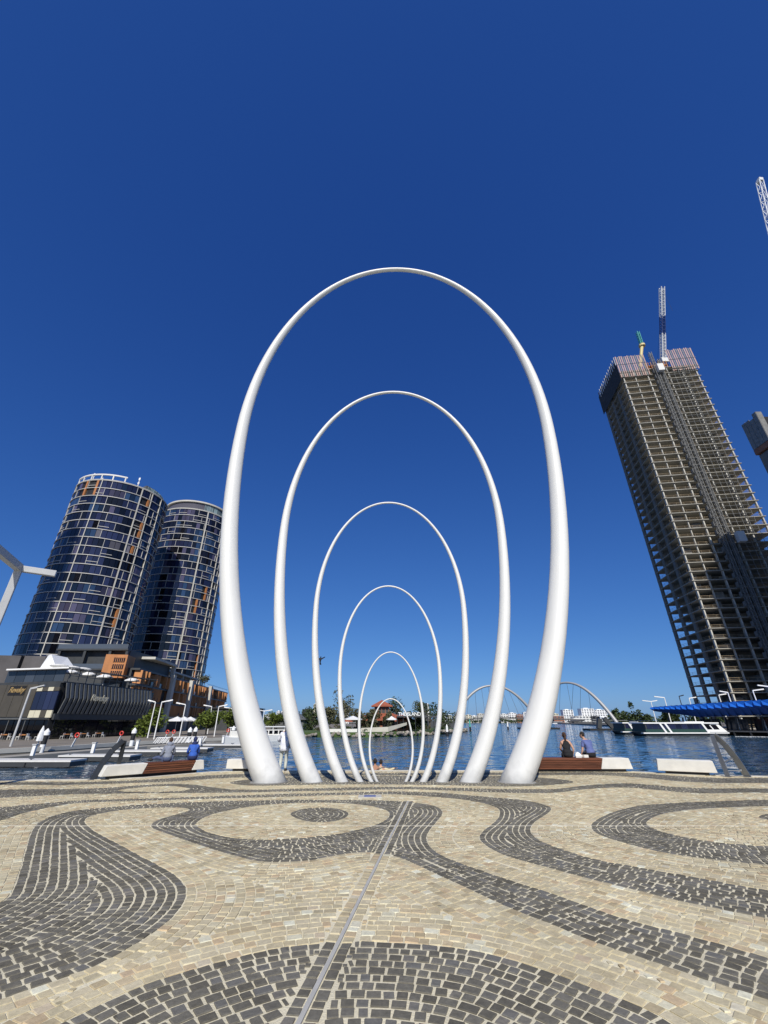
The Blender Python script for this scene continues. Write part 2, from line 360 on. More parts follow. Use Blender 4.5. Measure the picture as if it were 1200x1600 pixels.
for k in range(3): ribbon(mb, CE, 0.96 + k * .5, 1.45 + k * .5, -2.5, -0.58 - k * .36)
mb.build('step', M['dark_stone'], plaza)
# sloping stone apron at the left corner and its low dark wall
mb = MB()
mb.add([(-45, 15.2, -.02), (-12.8, 16.62, -.02), (-9.7, 16.8, -.03), (-10.9, 21.5, -.75), (-13.5, 29.5, -1.6), (-45, 33, -1.6)], [(0, 1, 2, 3, 4, 5)])
tag(mb.build('boat_ramp', M['grey_stone']), kind='structure')

# ---------------------------------------------------------------- paving pattern (dark stone figures in sand-coloured setts)
def spline(pts, closed=True, step=6):
    out = []; n = len(pts); rng = n if closed else n - 1
    for i in range(rng):
        if closed: p0, p1, p2, p3 = pts[i - 1], pts[i], pts[(i + 1) % n], pts[(i + 2) % n]
        else: p0, p1, p2, p3 = pts[max(i - 1, 0)], pts[i], pts[i + 1], pts[min(i + 2, n - 1)]
        for k in range(step):
            t_ = k / step
            out.append(tuple(.5 * (2 * p1[j] + (p2[j] - p0[j]) * t_ + (2 * p0[j] - 5 * p1[j] + 4 * p2[j] - p3[j]) * t_ ** 2 + (3 * p1[j] - p0[j] - 3 * p2[j] + p3[j]) * t_ ** 3) for j in (0, 1)))
    if not closed: out.append(tuple(pts[-1]))
    return out
def resample(P, step, closed=True):
    P = np.array(P, float)
    if closed: P = np.vstack([P, P[:1]])
    s = np.concatenate([[0], np.cumsum(np.hypot(*np.diff(P, axis=0).T))])
    n = max(8, int(s[-1] / step)); q = np.linspace(0, s[-1], n, endpoint=not closed)
    return np.stack([np.interp(q, s, P[:, 0]), np.interp(q, s, P[:, 1])], 1)
def smooth(P, it):
    for _ in range(it): P = (np.roll(P, 1, 0) + 2 * P + np.roll(P, -1, 0)) / 4
    return P
TR = {
 'blob': [(30,1640),(100,1598),(160,1568),(233,1537),(300,1516),(347,1503),(400,1489),(467,1478),(550,1472),(633,1474),(700,1480),(750,1488),(800,1500),(867,1522),(933,1547),(1000,1573),(1047,1597),(1110,1650),(1130,1760),(1000,1950),(600,2150),(200,1950),(20,1760)],
 'main': [(-500,1560),(-200,1490),(-60,1440),(0,1412),(17,1397),(30,1363),(40,1327),(50,1297),(67,1282),(110,1268),(167,1262),(213,1258),(267,1255),(333,1252.6),(400,1251),(467,1250),(533,1250),(583,1250.6),(633,1252.7),(667,1256.7),(687,1263),(692,1271.7),(683,1284),(670,1300),(667,1310),(672,1322),(690,1337),(733,1354),(800,1377),(867,1398),(933,1422),(1000,1443),(1067,1460),(1133,1478),(1200,1498),(1400,1560),(1700,1640),
          (1700,1760),(1400,1640),(1200,1563),(1133,1542),(1067,1520),(1000,1497),(933,1475),(867,1447),(800,1421),(733,1390),(683,1367),(633,1344),(600,1334),(567,1332),(533,1336),(483,1345),(433,1348),(400,1346),(350,1333),(300,1317),(260,1303),(239,1295),(235,1290),(243,1283),(267,1275),(290,1269),(296,1265.5),(285,1262.5),(233,1262.8),(183,1267),(143,1275),(134,1280),(134,1287),(150,1300),(187,1320),(233,1345),(267,1363),(287,1380),(292,1393),(287,1413),(267,1437),(233,1463),(183,1493),(133,1517),(67,1540),(0,1563),(-200,1625),(-500,1700)],
 'ring': [(307,1288),(313,1281),(330,1273),(355,1267),(400,1259.6),(450,1255.6),(517,1254.6),(567,1258),(600,1265),(608,1272),(600,1283),(567,1295),(517,1305),(450,1311),(400,1312),(367,1310),(333,1303),(313,1295)],
 'dot': [(453,1272.5),(465,1266),(485,1262.6),(510,1262),(533,1265),(546,1271.5),(536,1280),(515,1284.6),(490,1285),(468,1281)],
 'mid': [(-400,1300),(-150,1276),(0,1262),(67,1255.5),(133,1250.5),(267,1246.8),(400,1242.2),(533,1238.6),(600,1237.2),(650,1237.4),(700,1240),(767,1246),(800,1248.5),(833,1253),(857,1260),(862,1265),(855,1272),(837,1284),(830,1294),(832,1304),(850,1317),(900,1335),(950,1347),(1033,1362),(1133,1380),(1200,1392),(1500,1440),
         (1500,1492),(1200,1436),(1133,1423),(1067,1410),(1000,1393),(933,1377),(867,1359),(800,1341),(777,1332),(757,1320),(748,1310),(753,1300),(773,1284),(780,1273),(777,1263),(753,1255),(717,1249),(650,1243.2),(600,1241.4),(533,1242.6),(400,1246.4),(267,1250),(133,1254.6),(83,1261),(33,1272),(0,1283),(-150,1325),(-400,1390)],
 'upper': [(-300,1238),(0,1234),(100,1233),(167,1231),(220,1227),(265,1225),(300,1226),(330,1230),(360,1233.4),(400,1234),(533,1231),(633,1229.6),(700,1231),(800,1233.3),(867,1233),(900,1229),(933,1226),(983,1224.3),(1033,1228),(1100,1232),(1200,1232.3),(1500,1236),
          (1500,1245),(1200,1239),(1100,1240),(1033,1235.4),(983,1231),(933,1232),(900,1235),(867,1239),(800,1239.3),(700,1235.6),(633,1233.6),(533,1235.4),(400,1238.2),(300,1239.4),(200,1240),(100,1242),(0,1247),(-300,1262)],
 'lens': [(185,1235),(220,1230.5),(265,1228.5),(288,1230.6),(297,1233.6),(270,1236.8),(220,1237.6),(195,1237)],
 'feet': [(358,1223),(385,1218.5),(430,1215.6),(520,1213),(620,1212),(720,1212),(800,1213),(860,1216.4),(897,1222),(860,1227),(800,1229.3),(700,1227.4),(600,1226),(500,1226.4),(420,1228),(378,1227)],
 'back': [(-300,1228),(0,1222.5),(100,1222.5),(200,1219.8),(267,1216),(333,1211.4),(400,1209.2),(600,1208.2),(843,1207),(933,1206.6),(1000,1208.5),(1067,1213.2),(1133,1216),(1200,1215.6),(1500,1219),
         (1500,1229),(1200,1224),(1133,1224),(1067,1221.6),(1000,1215.2),(933,1211.3),(843,1211.3),(600,1211.6),(400,1214.6),(333,1217),(267,1221.6),(200,1224),(100,1227),(0,1227),(-300,1234)],
 'swirl': [(923,1292),(928,1284),(950,1272),(983,1262),(1017,1257),(1100,1253),(1200,1250),(1350,1250),(1500,1258),(1600,1275),(1640,1300),(1600,1335),(1500,1360),(1350,1362),(1200,1352),(1100,1342),(1033,1332),(967,1315),(933,1303)],
 'swirl_in': [(1011,1288),(1014,1282),(1033,1273),(1067,1267),(1117,1263),(1200,1260),(1320,1260),(1430,1268),(1500,1285),(1490,1310),(1420,1328),(1300,1330),(1200,1323),(1117,1316),(1067,1308),(1027,1298)],
 'swirl_dot': [(1184,1276.5),(1197,1272),(1225,1269.5),(1260,1270.5),(1290,1276),(1270,1282),(1230,1284),(1198,1281.5)],
}
loops = []
for k_, pts_ in TR.items():
    g = resample([gr(*q) for q in spline(pts_)], .05)
    loops.append(smooth(g, 6))
# raster of dark / light and distance to the nearest figure edge
RES = .04; GX0, GX1, GY0, GY1 = -24.0, 24.0, 1.2, 20.0
nx, ny = int((GX1 - GX0) / RES), int((GY1 - GY0) / RES)
dark = np.zeros((ny, nx), bool)
xs = GX0 + (np.arange(nx) + .5) * RES
for P_ in loops:
    Q_ = np.roll(P_, -1, 0)
    for j in range(ny):
        y_ = GY0 + (j + .5) * RES
        c_ = (P_[:, 1] <= y_) != (Q_[:, 1] <= y_)
        if c_.any():
            xc = np.sort(P_[c_, 0] + (y_ - P_[c_, 1]) / (Q_[c_, 1] - P_[c_, 1]) * (Q_[c_, 0] - P_[c_, 0]))
            dark[j] ^= (np.searchsorted(xc, xs) % 2).astype(bool)
allp = np.vstack(loops)
sx = np.full((ny, nx), 1e6); sy = np.full((ny, nx), 1e6)
ii = ((allp[:, 0] - GX0) / RES).astype(int); jj = ((allp[:, 1] - GY0) / RES).astype(int)
ok = (ii >= 0) & (ii < nx) & (jj >= 0) & (jj < ny)
sx[jj[ok], ii[ok]] = allp[ok, 0]; sy[jj[ok], ii[ok]] = allp[ok, 1]
CX, CY = np.meshgrid(xs, GY0 + (np.arange(ny) + .5) * RES)
stp = 256
dd = (sx - CX) ** 2 + (sy - CY) ** 2
seq = []
while stp >= 1: seq.append(stp); stp //= 2
for stp in seq + [1]:
    for dx in (-stp, 0, stp):
        for dy in (-stp, 0, stp):
            if dx == 0 and dy == 0: continue
            a0, a1 = max(0, dy), min(ny, ny + dy); b0, b1 = max(0, dx), min(nx, nx + dx)
            c0, c1 = max(0, -dy), min(ny, ny - dy); e0, e1 = max(0, -dx), min(nx, nx - dx)
            tx = sx[c0:c1, e0:e1].copy(); ty = sy[c0:c1, e0:e1].copy()
            nd = (tx - CX[a0:a1, b0:b1]) ** 2 + (ty - CY[a0:a1, b0:b1]) ** 2
            bt = nd < dd[a0:a1, b0:b1]
            dd[a0:a1, b0:b1][bt] = nd[bt]; sx[a0:a1, b0:b1][bt] = tx[bt]; sy[a0:a1, b0:b1][bt] = ty[bt]
dist = np.sqrt(dd)
def samp(arr, X, Y):
    i_ = np.clip(((X - GX0) / RES).astype(int), 0, nx - 1); j_ = np.clip(((Y - GY0) / RES).astype(int), 0, ny - 1)
    return arr[j_, i_]
ST0, ST1 = np.array((-1.0, .6)), np.array((.59, 12.25))      # metal strip
st_d = (ST1 - ST0) / np.linalg.norm(ST1 - ST0); st_n = np.array((-st_d[1], st_d[0]))
PITCH_S = .106
rng = random.Random(3)
setts = []     # (corners4, dark, centre)
def lay(Mid, Nrm, valid, joint, clip=True):
    """cut one course (centre line Mid, sideways normals Nrm) into stones"""
    n = len(Mid); i = 0
    while i < n:
        if not valid[i]: i += 1; continue
        j = i
        while j + 1 < n and valid[j + 1]: j += 1
        if j - i >= 2:
            P_ = Mid[i:j + 1]; Q_ = Nrm[i:j + 1]
            s = np.concatenate([[0], np.cumsum(np.hypot(*np.diff(P_, axis=0).T))])
            pos = -rng.random() * .1; L_ = s[-1]
            while pos < L_ - .05:
                ln = rng.uniform(.085, .155); e = min(pos + ln, L_)
                a = max(pos, 0)
                if L_ - e < .05: e = L_
                if e - a > .045:
                    cx = np.interp((a + e) / 2, s, P_[:, 0]); cy = np.interp((a + e) / 2, s, P_[:, 1])
                    dk = bool(samp(dark, np.array([cx]), np.array([cy]))[0])
                    jt = (.0105 if dk else .005)
                    q = []
                    for sv, sg in ((a + jt, -1), (e - jt, -1), (e - jt, 1), (a + jt, 1)):
                        hw = PITCH_S / 2 - jt
                        px_ = np.interp(sv, s, P_[:, 0]) + sg * hw * np.interp(sv, s, Q_[:, 0])
                        py_ = np.interp(sv, s, P_[:, 1]) + sg * hw * np.interp(sv, s, Q_[:, 1])
                        q.append((px_ + rng.uniform(-.0065, .0065), py_ + rng.uniform(-.0065, .0065)))
                    if clip:                                   # stones cut along the strip's own course
                        lim = .02 + PITCH_S + .012; sc_c = (cx - ST0[0]) * st_n[0] + (cy - ST0[1]) * st_n[1]; sg_c = 1 if sc_c > 0 else -1
                        q2 = []
                        for (qx, qy) in q:
                            s_q = ((qx - ST0[0]) * st_n[0] + (qy - ST0[1]) * st_n[1]) * sg_c
                            along = (qx - ST0[0]) * st_d[0] + (qy - ST0[1]) * st_d[1]
                            if s_q < lim and along < 11.8: qx += st_n[0] * sg_c * (lim - s_q); qy += st_n[1] * sg_c * (lim - s_q)
                            q2.append((qx, qy))
                        q = q2
                    setts.append((q, dk, (cx, cy)))
                pos = e
                if e >= L_: break
        i = j + 1
for P_ in loops:
    T_ = np.roll(P_, -1, 0) - np.roll(P_, 1, 0); T_ /= np.linalg.norm(T_, axis=1)[:, None]
    Nn = np.stack([-T_[:, 1], T_[:, 0]], 1)
    for side in (1, -1):
        for k in range(80):
            o_ = (k + .5) * PITCH_S
            Md = P_ + Nn * side * o_
            X_, Y_ = Md[:, 0], Md[:, 1]
            v_ = (X_ > GX0 + .3) & (X_ < GX1 - .3) & (Y_ > 1.5) & (np.abs(X_) < 1.05 * Y_ + 2.5) & (Y_ < 19.3)
            if not v_.any(): continue
            v_ &= samp(dist, X_, Y_) > o_ - .5 * PITCH_S
            sd_ = np.abs((X_ - ST0[0]) * st_n[0] + (Y_ - ST0[1]) * st_n[1])
            v_ &= ~((sd_ < .136) & (Y_ < 12.35))
            if not v_.any():
                if k > 3: break
                continue
            # start the loop at a break so that runs are not split
            sh = int(np.argmin(v_)); lay(np.roll(Md, -sh, 0), np.roll(Nn, -sh, 0), np.roll(v_, -sh), .02)
t_s = np.arange(0, np.linalg.norm(ST1 - ST0), .05)
for sg in (-1, 1):
    Md = ST0 + t_s[:, None] * st_d + st_n * sg * (.02 + PITCH_S / 2)
    lay(Md, np.repeat(st_n[None], len(Md), 0), np.ones(len(Md), bool), .02, False)
setts = [s_ for s_ in setts if s_[2][1] < edge_y(s_[2][0]) - .3]
# odd corners left between converging courses: small cut stones
GR = .02; fw_, fh_ = int((GX1 - GX0) / GR), int((GY1 - GY0) / GR)
cov = np.zeros((fh_, fw_), bool)
def cover(q, grow=0.0, test=False):
    q = np.array(q); c = q.mean(0); q = c + (q - c) * (1 + grow)
    i0, j0 = ((q.min(0) - (GX0, GY0)) / GR).astype(int); i1, j1 = ((q.max(0) - (GX0, GY0)) / GR).astype(int) + 1
    i0, j0, i1, j1 = max(i0, 0), max(j0, 0), min(i1, fw_), min(j1, fh_)
    if i1 <= i0 or j1 <= j0: return 0.0
    X_, Y_ = np.meshgrid(GX0 + (np.arange(i0, i1) + .5) * GR, GY0 + (np.arange(j0, j1) + .5) * GR)
    sg = []
    for a in range(4):
        x0_, y0_ = q[a]; x1_, y1_ = q[(a + 1) % 4]; sg.append((x1_ - x0_) * (Y_ - y0_) - (y1_ - y0_) * (X_ - x0_))
    sg = np.stack(sg); ins = (sg >= 0).all(0) | (sg <= 0).all(0)
    if test: return (cov[j0:j1, i0:i1] & ins).sum() / max(1, ins.sum())
    cov[j0:j1, i0:i1] |= ins
kept = []
for it in setts:                                 # drop stones that would lie on one already set
    if it[2][1] < 13:
        if cover(it[0], -.1, True) > .16: continue
        cover(it[0], .1)
    kept.append(it)
setts = kept
XX, YY = np.meshgrid(GX0 + (np.arange(fw_) + .5) * GR, GY0 + (np.arange(fh_) + .5) * GR)
cov |= (np.abs(XX) > 1.05 * YY + 2) | (YY > 12.5) | (YY < 2.2)
cov |= (np.abs((XX - ST0[0]) * st_n[0] + (YY - ST0[1]) * st_n[1]) < .03)
free = ~cov; er = free.copy()
for dx in (-1, 0, 1):
    for dy in (-1, 0, 1): er &= np.roll(np.roll(free, dx, 1), dy, 0)
js, is_ = np.nonzero(er)
for j_, i_ in zip(js, is_):
    if cov[j_, i_] or cov[max(0, j_ - 1):j_ + 2, max(0, i_ - 1):i_ + 2].any(): continue
    k = 1                                        # grow the stone to the room there is
    while k < 4 and not cov[max(0, j_ - 1):j_ + k + 2, max(0, i_ - 1):i_ + k + 2].any(): k += 1
    s_ = (k + 1) * GR; x_, y_ = GX0 + (i_ + k / 2) * GR, GY0 + (j_ + k / 2) * GR; h_ = s_ / 2
    q = [(x_ + a * h_ + rng.uniform(-.006, .006), y_ + b_ * h_ + rng.uniform(-.006, .006)) for a, b_ in ((-1, -1), (1, -1), (1, 1), (-1, 1))]
    setts.append((q, bool(samp(dark, np.array([x_]), np.array([y_]))[0]), (x_, y_))); cover(q, .3)
def in_frame(x, y):
    v = y * CP + (0 - EYE) * SP; u = (0 - EYE) * CP - y * SP
    px = 600 + FPX * x / v; py = 800 - FPX * u / v
    return 5 < px < 1195 and py < 1595
vis = sorted([i for i, s_ in enumerate(setts) if in_frame(*s_[2])], key=lambda i: setts[i][2][0] ** 2 + setts[i][2][1] ** 2)
single = set(vis[:300])
unit = {}
for dk in (True, False):
    m_ = MB(); h = .5
    V_ = [(-h, -h, 0), (h, -h, 0), (h, h, 0), (-h, h, 0), (-h, -h, .7), (h, -h, .7), (h, h, .7), (-h, h, .7), (-.46, -.45, 1), (.46, -.45, 1), (.46, .45, 1), (-.46, .45, 1)]
    m_.add(V_, [(0, 1, 5, 4), (1, 2, 6, 5), (2, 3, 7, 6), (3, 0, 4, 7), (4, 5, 9, 8), (5, 6, 10, 9), (6, 7, 11, 10), (7, 4, 8, 11), (8, 9, 10, 11)])
    unit[dk] = m_.mesh('sett', M['sett_dark' if dk else 'sett_light'])
stuff = {True: MB(), False: MB()}
for i, (q, dk, c) in enumerate(setts):
    hz = rng.uniform(.005, .010)
    if i in single:
        q_ = [Vector(p_) for p_ in q]
        ux = ((q_[1] - q_[0]) + (q_[2] - q_[3])) / 2; uy = ((q_[3] - q_[0]) + (q_[2] - q_[1])) / 2
        cc = (q_[0] + q_[1] + q_[2] + q_[3]) / 4
        o_ = inst('sett', unit[dk], plaza, (cc.x, cc.y, 0), math.atan2(ux.y, ux.x), (ux.length, uy.length, hz))
        o_.rotation_euler.x = rng.uniform(-.01, .01); o_.rotation_euler.y = rng.uniform(-.008, .008)
    else:
        cc = np.mean(q, 0); T_ = [(cc[0] + (p_[0] - cc[0]) * .93, cc[1] + (p_[1] - cc[1]) * .92) for p_ in q]
        z_ = [hz + rng.uniform(-.002, .002) for _ in q]
        V_ = [(*p_, 0) for p_ in q] + [(*p_, z_[a]) for a, p_ in enumerate(T_)]
        area = (q[1][0] - q[0][0]) * (q[2][1] - q[0][1]) - (q[2][0] - q[0][0]) * (q[1][1] - q[0][1])
        F_ = [(0, 1, 5, 4), (1, 2, 6, 5), (2, 3, 7, 6), (3, 0, 4, 7), (4, 5, 6, 7)]
        if area < 0: F_ = [f[::-1] for f in F_]
        stuff[dk].add(V_, F_)
tag(stuff[True].build('dark_setts', M['sett_dark'], plaza), kind='stuff')
tag(stuff[False].build('sand_setts', M['sett_light'], plaza), kind='stuff')
mb = MB(); mb.bar((ST0[0], ST0[1], .004), (ST1[0], ST1[1], .004), .034, .02); mb.build('metal_strip', M['strip'], plaza)
mb = MB(); mb.bb(-20, 20, 9.55, 9.562, -.005, .0125); mb.build('expansion_joint', M['kerb'], plaza)
# pale enamel plaque let into the paving
mb = MB(); pc = gr(578, 1245); mb.box((pc[0], pc[1], .012), (.6, .42, .012)); pq = mb.build('plaque', M['concrete_l'], plaza)
mb = MB(); mb.box((pc[0], pc[1], .0195), (.3, .25, .004)); mb.build('plaque_inset', M['c_slate'], pq)

# ---------------------------------------------------------------- arches
ARCH = [  # x0, lean, half width, height of widest point, stretch below, top, foot width, top width
 (.289, .017, 7.281, 14.262, 2.863 / 2, 26.17, 0.99, .25, 'largest outermost white arch, spanning all the others'),
 (.232, .014, 4.55, 9.029, 2.938 / 2, 16.46, .61, .145, 'second largest white arch, just inside the tallest one'),
 (.259, -.006, 2.835, 5.59, 2.952 / 2, 10.2, .37, .085, 'third largest white arch of the nested six'),
 (.246, -.012, 1.793, 3.343, 2.588 / 2, 6.49, .225, .065, 'fourth white arch of the nest, third from the middle'),
 (.248, -.001, 1.093, 1.728, 1.89 / 2, 4.01, .145, .044, 'fifth white arch, framing only the smallest arch'),
 (.242, -.004, .717, 1.008, 1.825 / 2, 2.45, .1, .038, 'smallest innermost white arch, framing the red roofed pavilion')]
AY = 15.9
for x0, le, a, z0, stq, top, fw, tw, lab in ARCH:
    bt, bb_ = top - z0, (top - z0) * stq
    th0 = math.asin(max(-1, (-.35 - z0) / bb_)) if (-.35 - z0) / bb_ > -1 else -math.pi / 2 * .98
    pts = []; rad = []
    n = 96
    for i in range(n + 1):
        th = th0 + (math.pi - 2 * th0) * i / n
        s_ = math.sin(th); z = z0 + (bt if s_ > 0 else bb_) * s_
        x = x0 + le * z - a * math.cos(th)
        pts.append((x, AY, z))
        u = max(0, min(1, z / top)); rad.append(.465 * (tw + (fw - tw) * (1 - u)))
    mb = MB(); mb.tube(pts, rad, 28, shape=lambda t_: 1 + .045 * math.cos(3 * t_ + math.pi))
    o = mb.build('white_arch', M['white_paint'], smooth=True)
    tag(o, lab, 'sculpture', 'nested white arches standing on the plaza')
    for sgn in (-1, 1):                         # pad round each foot, its dark grey added as contact shade
        zf = 0.0; uu = (zf - z0) / bb_; xf = x0 + le * zf + sgn * a * math.sqrt(max(0, 1 - uu * uu))
        mb = MB(); mb.tube([(xf, AY, .0), (xf, AY, .016)], [fw * .62, fw * .6], 28); mb.build('contact_pad', M['grey_stone'], o)
# ---------------------------------------------------------------- west bank: promenade, restaurant, podium, glass towers
LZ = -0.9
west = sheet('west_promenade', [(-60, 45.0), (-41, 50), (-38.6, 55.3), (-35.9, 68.8), (-31.8, 78.4), (-26.5, 87.7), (-25, 98), (-28, 125), (-30, 170), (-10, 205), (60, 520), (60, 700), (-900, 700), (-900, -80), (-70, -80), (-70, 41)], LZ, M['paving_far'], 2.2)
mb = MB(); ribbon(mb, [(-60, 45.0), (-41, 50), (-38.6, 55.3), (-35.9, 68.8), (-31.8, 78.4), (-26.5, 87.7), (-25, 98), (-28, 125), (-30, 170)], -.05, .6, LZ - .4, LZ + .03)
mb.build('quay_coping', M['concrete_l'], west)

def ring_pt(C, r, u, f0): return (C[0] + r * math.cos(f0 + u), C[1] + r * math.sin(f0 + u))
def arc_band(mb, r0, r1, u0, u1, z0, z1, f0, n=None, mi=0):
    n = n or max(2, int(abs(u1 - u0) / R(3)))
    V = []; F = []
    for i in range(n + 1):
        u = u0 + (u1 - u0) * i / n; c, s = math.cos(f0 + u), math.sin(f0 + u)
        V += [(r0 * c, r0 * s, z0), (r1 * c, r1 * s, z0), (r1 * c, r1 * s, z1), (r0 * c, r0 * s, z1)]
    for i in range(n):
        for k in range(4):
            k2 = (k + 1) % 4; F.append((i * 4 + k, (i + 1) * 4 + k, (i + 1) * 4 + k2, i * 4 + k2))
    F += [(0, 1, 2, 3), (4 * n + 3, 4 * n + 2, 4 * n + 1, 4 * n)]
    mb.add(V, F, mi)
def glass_tower(label, C, r, z0, z1, nf, nsec, seed, openings, verticals, cut_top=None):
    rg = random.Random(seed)
    T = thing('glass_tower', (C[0], C[1], z0), label, 'tower', 'round glass towers on the west bank')
    f0 = math.atan2(-C[1], -C[0]); fh = (z1 - z0) / nf; du = 2 * math.pi / nsec
    mb = MB(); mb.cyl((0, 0), r - .5, 0, z1 - z0 - .3, 64); mb.build('core', M['charcoal'], T)
    gm = [M['glass_navy'], M['glass_blue'], M['glass_purple'], M['glass_black'], M['glass_curtain']]
    mesh = {}
    for g in range(5):
        m_ = MB(); arc_band(m_, r - .45, r - .16, -du / 2 + .004, du / 2 - .004, .06, fh - .38, 0, 2); mesh[g] = m_.mesh('pane', gm[g])
    rest = MB(); cand = []
    for f in range(nf):
        zone = 0
        for s in range(nsec):
            u = (s + .5) * du - math.pi
            if s % 6 == 0 or rg.random() < .22: zone = rg.choices((0, 1, 2, 3, 4), (6, 4, 2.2, 4.2, .3))[0]
            if any(a <= math.degrees(u) <= b and f in fl for a, b, fl in openings): continue
            cand.append((abs(u - .05), f, u, zone if rg.random() < .85 else rg.choice((0, 2, 3))))
    cand.sort(key=lambda q: q[0])
    for i, (_, f, u, g) in enumerate(cand):
        if i < 300: inst('pane', mesh[g], T, (0, 0, f * fh + .3), f0 + u)
        else: arc_band(rest, r - .45, r - .16, u - du / 2 + .004, u + du / 2 - .004, f * fh + .36, f * fh + fh - .08, f0, 1, g)
    tag(rest.build('panes_around', gm, T), kind='stuff')
    for f in range(nf + 1):
        mb = MB(); zb = f * fh
        arc_band(mb, r - .5, r + .12, -math.pi, math.pi, zb - .02, zb + .2, f0, 96)
        if f < nf:
            u = -math.pi
            while u < math.pi - .03:                     # irregular storey-high mullions
                c_ = (u + .5 * du)
                arc_band(mb, r - .3, r + .05, u - .0036, u + .0036, zb + .30, zb + fh - .08, f0, 1)
                if rg.random() < .3:                     # low transom in some bays
                    arc_band(mb, r - .25, r + .02, u, u + du * 2, zb + 1.05, zb + 1.2, f0, 2)
                u += du * rg.choice((2, 3, 4, 5))
        mb.build('storey_frame', M['frame_grey'], T)
    mb_n = 0
    for ud, wdeg in verticals:
        mb = MB(); arc_band(mb, r - .2, r + .2, R(ud - wdeg / 2), R(ud + wdeg / 2), .3, z1 - z0, f0, 2)
        mb.build('vertical_blade', M['concrete_l'], T)
    for a, b, fl in openings:                            # black panels paint the shade of the loggias, with a timber reveal
        za, zb = min(fl) * fh + .3, (max(fl) + 1) * fh - .08
        mb = MB(); arc_band(mb, r - .5, r - .42, R(a), R(b), za, zb, f0, 3); lg = mb.build('loggia_shade', M['black'], T)
        mb = MB(); arc_band(mb, r - .4, r + .1, R(b - 2.6), R(b), za, zb, f0, 2); mb.build('timber_reveal', M['rust'], lg)
    mb = MB(); mb.cyl((0, 0), r + .1, z1 - z0 + .31, z1 - z0 + .5, 64); mb.build('roof', M['concrete_l'], T)
    return T, f0, fh
# first (nearer, left) tower
C1, r1_, zb1, zt1 = (-101.0, 142.0), 15.5, 16.0, 78.0
T1, f01, fh1 = glass_tower('nearer round glass tower with orange timber panels at its crown', C1, r1_, zb1, zt1, 20, 60, 11,
    [(-62, -49, (18, 19)), (-47, -34, (18, 19)), (19, 31, (18,)), (19, 31, (14, 15)), (22, 28, (12,)), (21, 32, (4, 5)), (20, 27, (0, 1)), (58, 74, (15, 16))], [(-30, .9), (18, 1.2), (33, .8), (50, .6)])
H1 = zt1 - zb1
mb = MB()
for u_ in range(-75, -4, 14): arc_band(mb, r1_ - .3, r1_, R(u_ - .7), R(u_ + .7), H1 + .5, H1 + 2.2, f01, 1)
arc_band(mb, r1_ - .4, r1_ + .05, R(-76), R(-3), H1 + 2.2, H1 + 2.7, f01, 20); mb.build('crown_frame', M['off_white'], T1)
mb = MB(); arc_band(mb, 6, r1_ - 2.0, R(25), R(100), H1 + .5, H1 + 3.0, f01, 24); dr = mb.build('plant_drum', M['charcoal_l'], T1)
mb = MB()
for k in range(24): u_ = 28 + k * 2.6; arc_band(mb, r1_ - 2.0, r1_ - 1.8, R(u_), R(u_ + 1.2), H1 + .7, H1 + 2.8, f01, 1)
mb.build('louvre', M['glass_pale'], dr)
for px_, py_ in ((-5, -12), (-4, -9), (8, -6), (10, -9)):
    mb = MB(); mb.tube([(px_, py_, H1), (px_, py_, H1 + 5.0)], .12, 6); mb.box((px_, py_, H1 + 4.4), (.6, .3, .9)); mb.build('antenna', M['white'], T1)
# second tower
C2, r2_, zb2, zt2 = (-91.5, 184.0), 16.0, 14.0, 88.0
T2, f02, fh2 = glass_tower('farther round glass tower with a pale rooftop drum, behind its twin', C2, r2_, zb2, zt2, 24, 60, 23,
    [(28, 38, (11, 12)), (20, 26, (9, 10)), (48, 64, (13,)), (50, 66, (10,)), (42, 48, (0, 1, 2, 3))], [(14, 1.7), (46, .8), (60, .6)])
H2 = zt2 - zb2
mb = MB(); arc_band(mb, 5, r2_ - 2.2, -math.pi, math.pi, H2 + .5, H2 + 4.6, f02, 80); dr = mb.build('rooftop_drum', M['glass_curtain'], T2)
mb = MB(); arc_band(mb, 4, r2_ - 1.4, -math.pi, math.pi, H2 + 4.6, H2 + 5.3, f02, 80); mb.build('drum_rim', M['concrete_l'], dr)
mb = MB()
for k in range(36): u_ = 8 + k * 2.4; arc_band(mb, r2_ - 2.2, r2_ - 2.0, R(u_), R(u_ + 1.2), H2 + .6, H2 + 4.4, f02, 1)
mb.build('louvre', M['glass_pale'], dr)

# podium with timber fins, running away along the promenade
PB, PE = Vector((-60.5, 108.0)), Vector((-72.0, 205.0))
pd = (PE - PB).normalized(); pn = Vector((pd.y, -pd.x)); pl = (PE - PB).length       # pn looks at the promenade
pod = thing('podium_building', (PB.x, PB.y, LZ), 'long low hotel podium with orange timber fins and pale columns', 'building', None, math.atan2(pd.y, pd.x))
# local frame: x along the front, -y towards the promenade
FH = 3.5
mb = MB(); mb.bb(0, pl, .9, 30, 0, FH * 4 + .3); mb.build('wall', M['charcoal'], pod)
for f in range(5):
    mb = MB(); mb.bb(-.3, pl + .4 + (1.2 if f in (3, 4) else 0), -1.0 - (1 if f == 1 else 0), 1.0, f * FH - .15 if f else .0, f * FH + .28 if f else .12); mb.build('floor_slab', M['charcoal'] if f != 1 else M['concrete_l'], pod)
rp_ = random.Random(5)
win = MB(); win.bb(-1.25, 1.25, .72, .88, .4, 3.1); wm = win.mesh('window', M['glass_navy'])
bal = MB(); bal.bb(-1.3, 1.3, -.92, -.86, 0, 1.05); bm_ = bal.mesh('balustrade', M['glass_win'])
fin = MB(); fin.bb(-.2, .2, -1.55, .3, .3, FH - .16); fm = fin.mesh('timber_fin', M['wood_fin'])
x_ = 1.6
